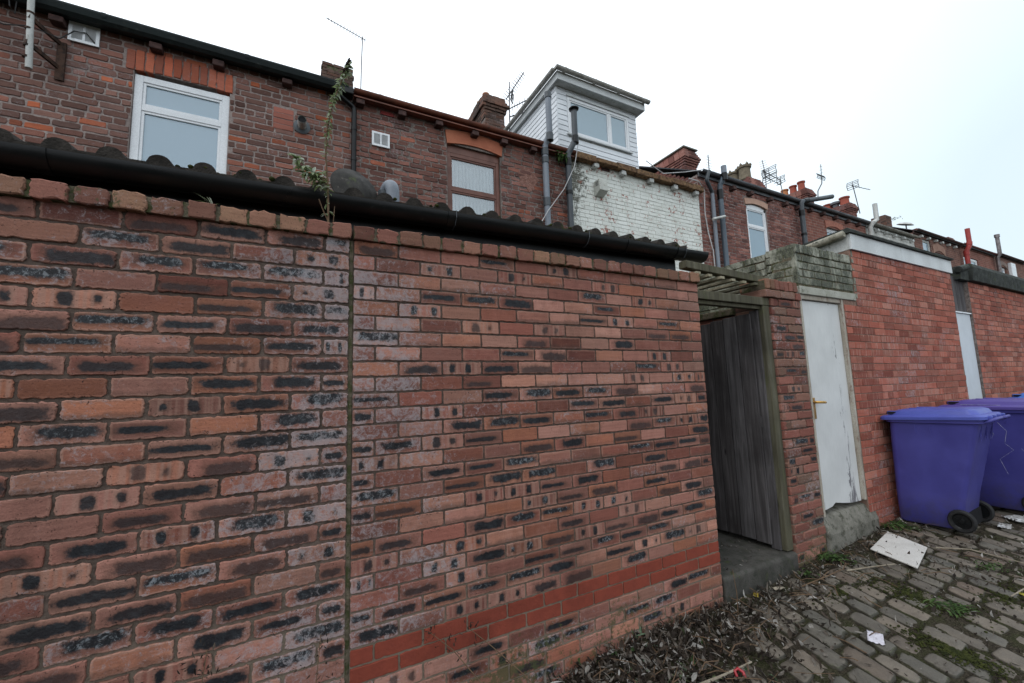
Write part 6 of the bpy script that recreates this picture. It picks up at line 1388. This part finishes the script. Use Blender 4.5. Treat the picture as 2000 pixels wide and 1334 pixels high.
def dry_stalk(label, pts, heads, seed):
    R = random.Random(seed); t = thing('dry_plant', label, 'dry plant', pts[0]); mb = MB(); mb.tube(pts, 0.0032, 6, r_end=0.0016); obj('stem', mb, M['stalk'], t, smooth=True)
    L = []
    for (px, py, pz, k, s) in heads:
        for i in range(k): L.append((Vector((px, py, pz)) + Vector((R.gauss(0, s), R.gauss(0, s*0.5), R.gauss(0, s))), (R.uniform(-1, 1), R.uniform(-1, 1), R.uniform(-1, 1)), (0, 0, 1), R.uniform(.008, .028), R.uniform(.004, .009), 1.0, R.random()*0.6))
    q = leafmesh('seed_heads', L, M['litter'], t); q['kind'] = 'stuff'; return t
dry_stalk('dry stalk with a small seed head leaning on the smooth red bricks', [(0.72, -0.20, 0.0), (0.60, -0.13, 0.20), (0.46, -0.07, 0.38), (0.36, -0.04, 0.47)], [(0.36, -0.04, 0.47, 16, 0.02), (0.44, -0.06, 0.40, 14, 0.02), (0.50, -0.08, 0.33, 8, 0.02)], 1)
dry_stalk('second dry stalk with a dark seed head to the right of the first', [(0.95, -0.22, 0.02), (0.80, -0.14, 0.20), (0.66, -0.08, 0.34), (0.56, -0.04, 0.43)], [(0.56, -0.04, 0.44, 14, 0.016), (0.60, -0.05, 0.36, 8, 0.015), (0.72, -0.1, 0.28, 5, 0.02)], 2)
dry_stalk('brown dried plant standing before the left wall at the bottom edge', [(-0.52, -0.12, 0.1), (-0.52, -0.10, 0.42), (-0.50, -0.06, 0.66)], [(-0.50, -0.07, 0.62, 30, 0.04), (-0.52, -0.09, 0.50, 50, 0.07), (-0.54, -0.10, 0.42, 60, 0.10)], 3)
dry_stalk('feathery dried plant before the joint at the bottom edge', [(-0.14, -0.12, 0.1), (-0.13, -0.10, 0.40), (-0.11, -0.05, 0.60)], [(-0.11, -0.05, 0.56, 14, 0.02), (-0.14, -0.09, 0.44, 26, 0.05), (-0.13, -0.07, 0.34, 30, 0.07)], 4)
dry_stalk('thin upright stalk in the leaves at the corner of the gateway step', [(2.42, -0.14, 0.05), (2.44, -0.13, 0.18), (2.43, -0.12, 0.33)], [(2.43, -0.12, 0.3, 4, 0.01)], 5)

# buddleia rooted in the coping
R = random.Random(17); bd = thing('buddleia', 'tall thin buddleia with grey green leaves and a dead flower spike rooted in the coping', 'shrub', (-0.107, 0.0, 2.42))
stem = [(-0.107, 0.0, 2.41), (-0.108, 0.0, 2.50), (-0.113, 0.0, 2.62), (-0.124, 0.0, 2.76), (-0.118, 0.0, 2.90), (-0.098, 0.0, 3.02), (-0.075, 0.0, 3.11), (-0.050, 0.0, 3.19), (-0.028, 0.0, 3.25), (-0.022, 0.0, 3.28)]
mb = MB(); mb.tube(stem, 0.0050, 8, r_end=0.0022); mb.tube([(-0.107, 0, 2.42), (-0.135, -0.01, 2.48), (-0.150, -0.015, 2.52)], 0.0025, 6); mb.tube([(-0.085, 0, 2.42), (-0.080, -0.005, 2.50)], 0.002, 6)
side = [((-0.110, 0, 2.60), (-0.17, 0.0, 2.66), (-0.245, 0.0, 2.70)), ((-0.112, 0, 2.62), (-0.19, 0.03, 2.64), (-0.215, 0.03, 2.66)), ((-0.108, 0, 2.56), (-0.15, 0.02, 2.62), (-0.17, 0.02, 2.66)), ((-0.120, 0, 2.72), (-0.10, 0.01, 2.74), (-0.085, 0.01, 2.78))]
for s_ in side: mb.tube(s_, 0.0028, 6, r_end=0.0015)
obj('stem', mb, M['stalk'], bd, smooth=True)
L = []
def whorl(p, k, l0, l1, W=0.011, up=0.25):
    for i in range(k): a = R.uniform(0, 2*pi); L.append((Vector(p), (cos(a), sin(a), R.uniform(-0.5, up)), (0, 0, 1), R.uniform(l0, l1), W*R.uniform(.7, 1.3), -R.uniform(0.2, 1.3), R.random()))
for i in range(58):
    t_ = i/58*0.90 + 0.06; q = t_*(len(stem)-1); k = int(q); f = q-k; p = Vector(stem[k])*(1-f) + Vector(stem[min(k+1, len(stem)-1)])*f
    dens = 5 if p.z > 2.84 else 3
    if p.z > 2.80 or p.z < 2.48 or R.random() < 0.4: whorl(p, dens, 0.015, 0.040, 0.009)
for s_ in side[:3]:
    for f in (0.5, 0.75, 1.0): p = Vector(s_[0])*(1-f) + Vector(s_[2])*f; whorl(p, 9, 0.028, 0.062, 0.014, 0.7)
for p in ((-0.16, 0.01, 2.63), (-0.20, 0.01, 2.65), (-0.14, 0.0, 2.58), (-0.24, 0.0, 2.71)): whorl(p, 9, 0.03, 0.06, 0.014, 0.8)
leafmesh('leaves', L, M['leaf'], bd)
mb = MB()
for i in range(120):
    t_ = R.random(); p = Vector(stem[-3])*(1-t_) + Vector((-0.018, 0, 3.305))*t_; r = 0.013*(1-0.6*t_); a = R.uniform(0, 2*pi); q = p + Vector((cos(a)*r, sin(a)*r, R.uniform(-.004, .004))); s_ = R.uniform(0.003, 0.006)
    if t_ < 0.25: continue
    mb.lathe([(0.0001, -s_), (s_, 0), (0.0001, s_)], 5, Matrix.Translation(q))
obj('flower_spike', mb, M['deadflower'], bd, smooth=True)
# small spray growing on the far chimney
weed('small spray of leaves on the far white chimney line', 27.35, 7.2, 60, 0.05, 0.16, 0.03, 21, name='roof_plant', spread=0.16, mat='weed', z=9.75)
# two iron pegs in the left wall
for x, z in ((-0.83, 1.357), (-0.395, 1.165)):
    mb = MB(); mb.tube([(x, 0.01, z), (x, -0.012, z+0.002)], 0.0035, 8); o = obj('wall_nail', mb, M['rust']); tag(o, 'small iron nail in the left brick wall, the %s of the two' % ('upper left' if x < -0.6 else 'lower right'), 'nail')
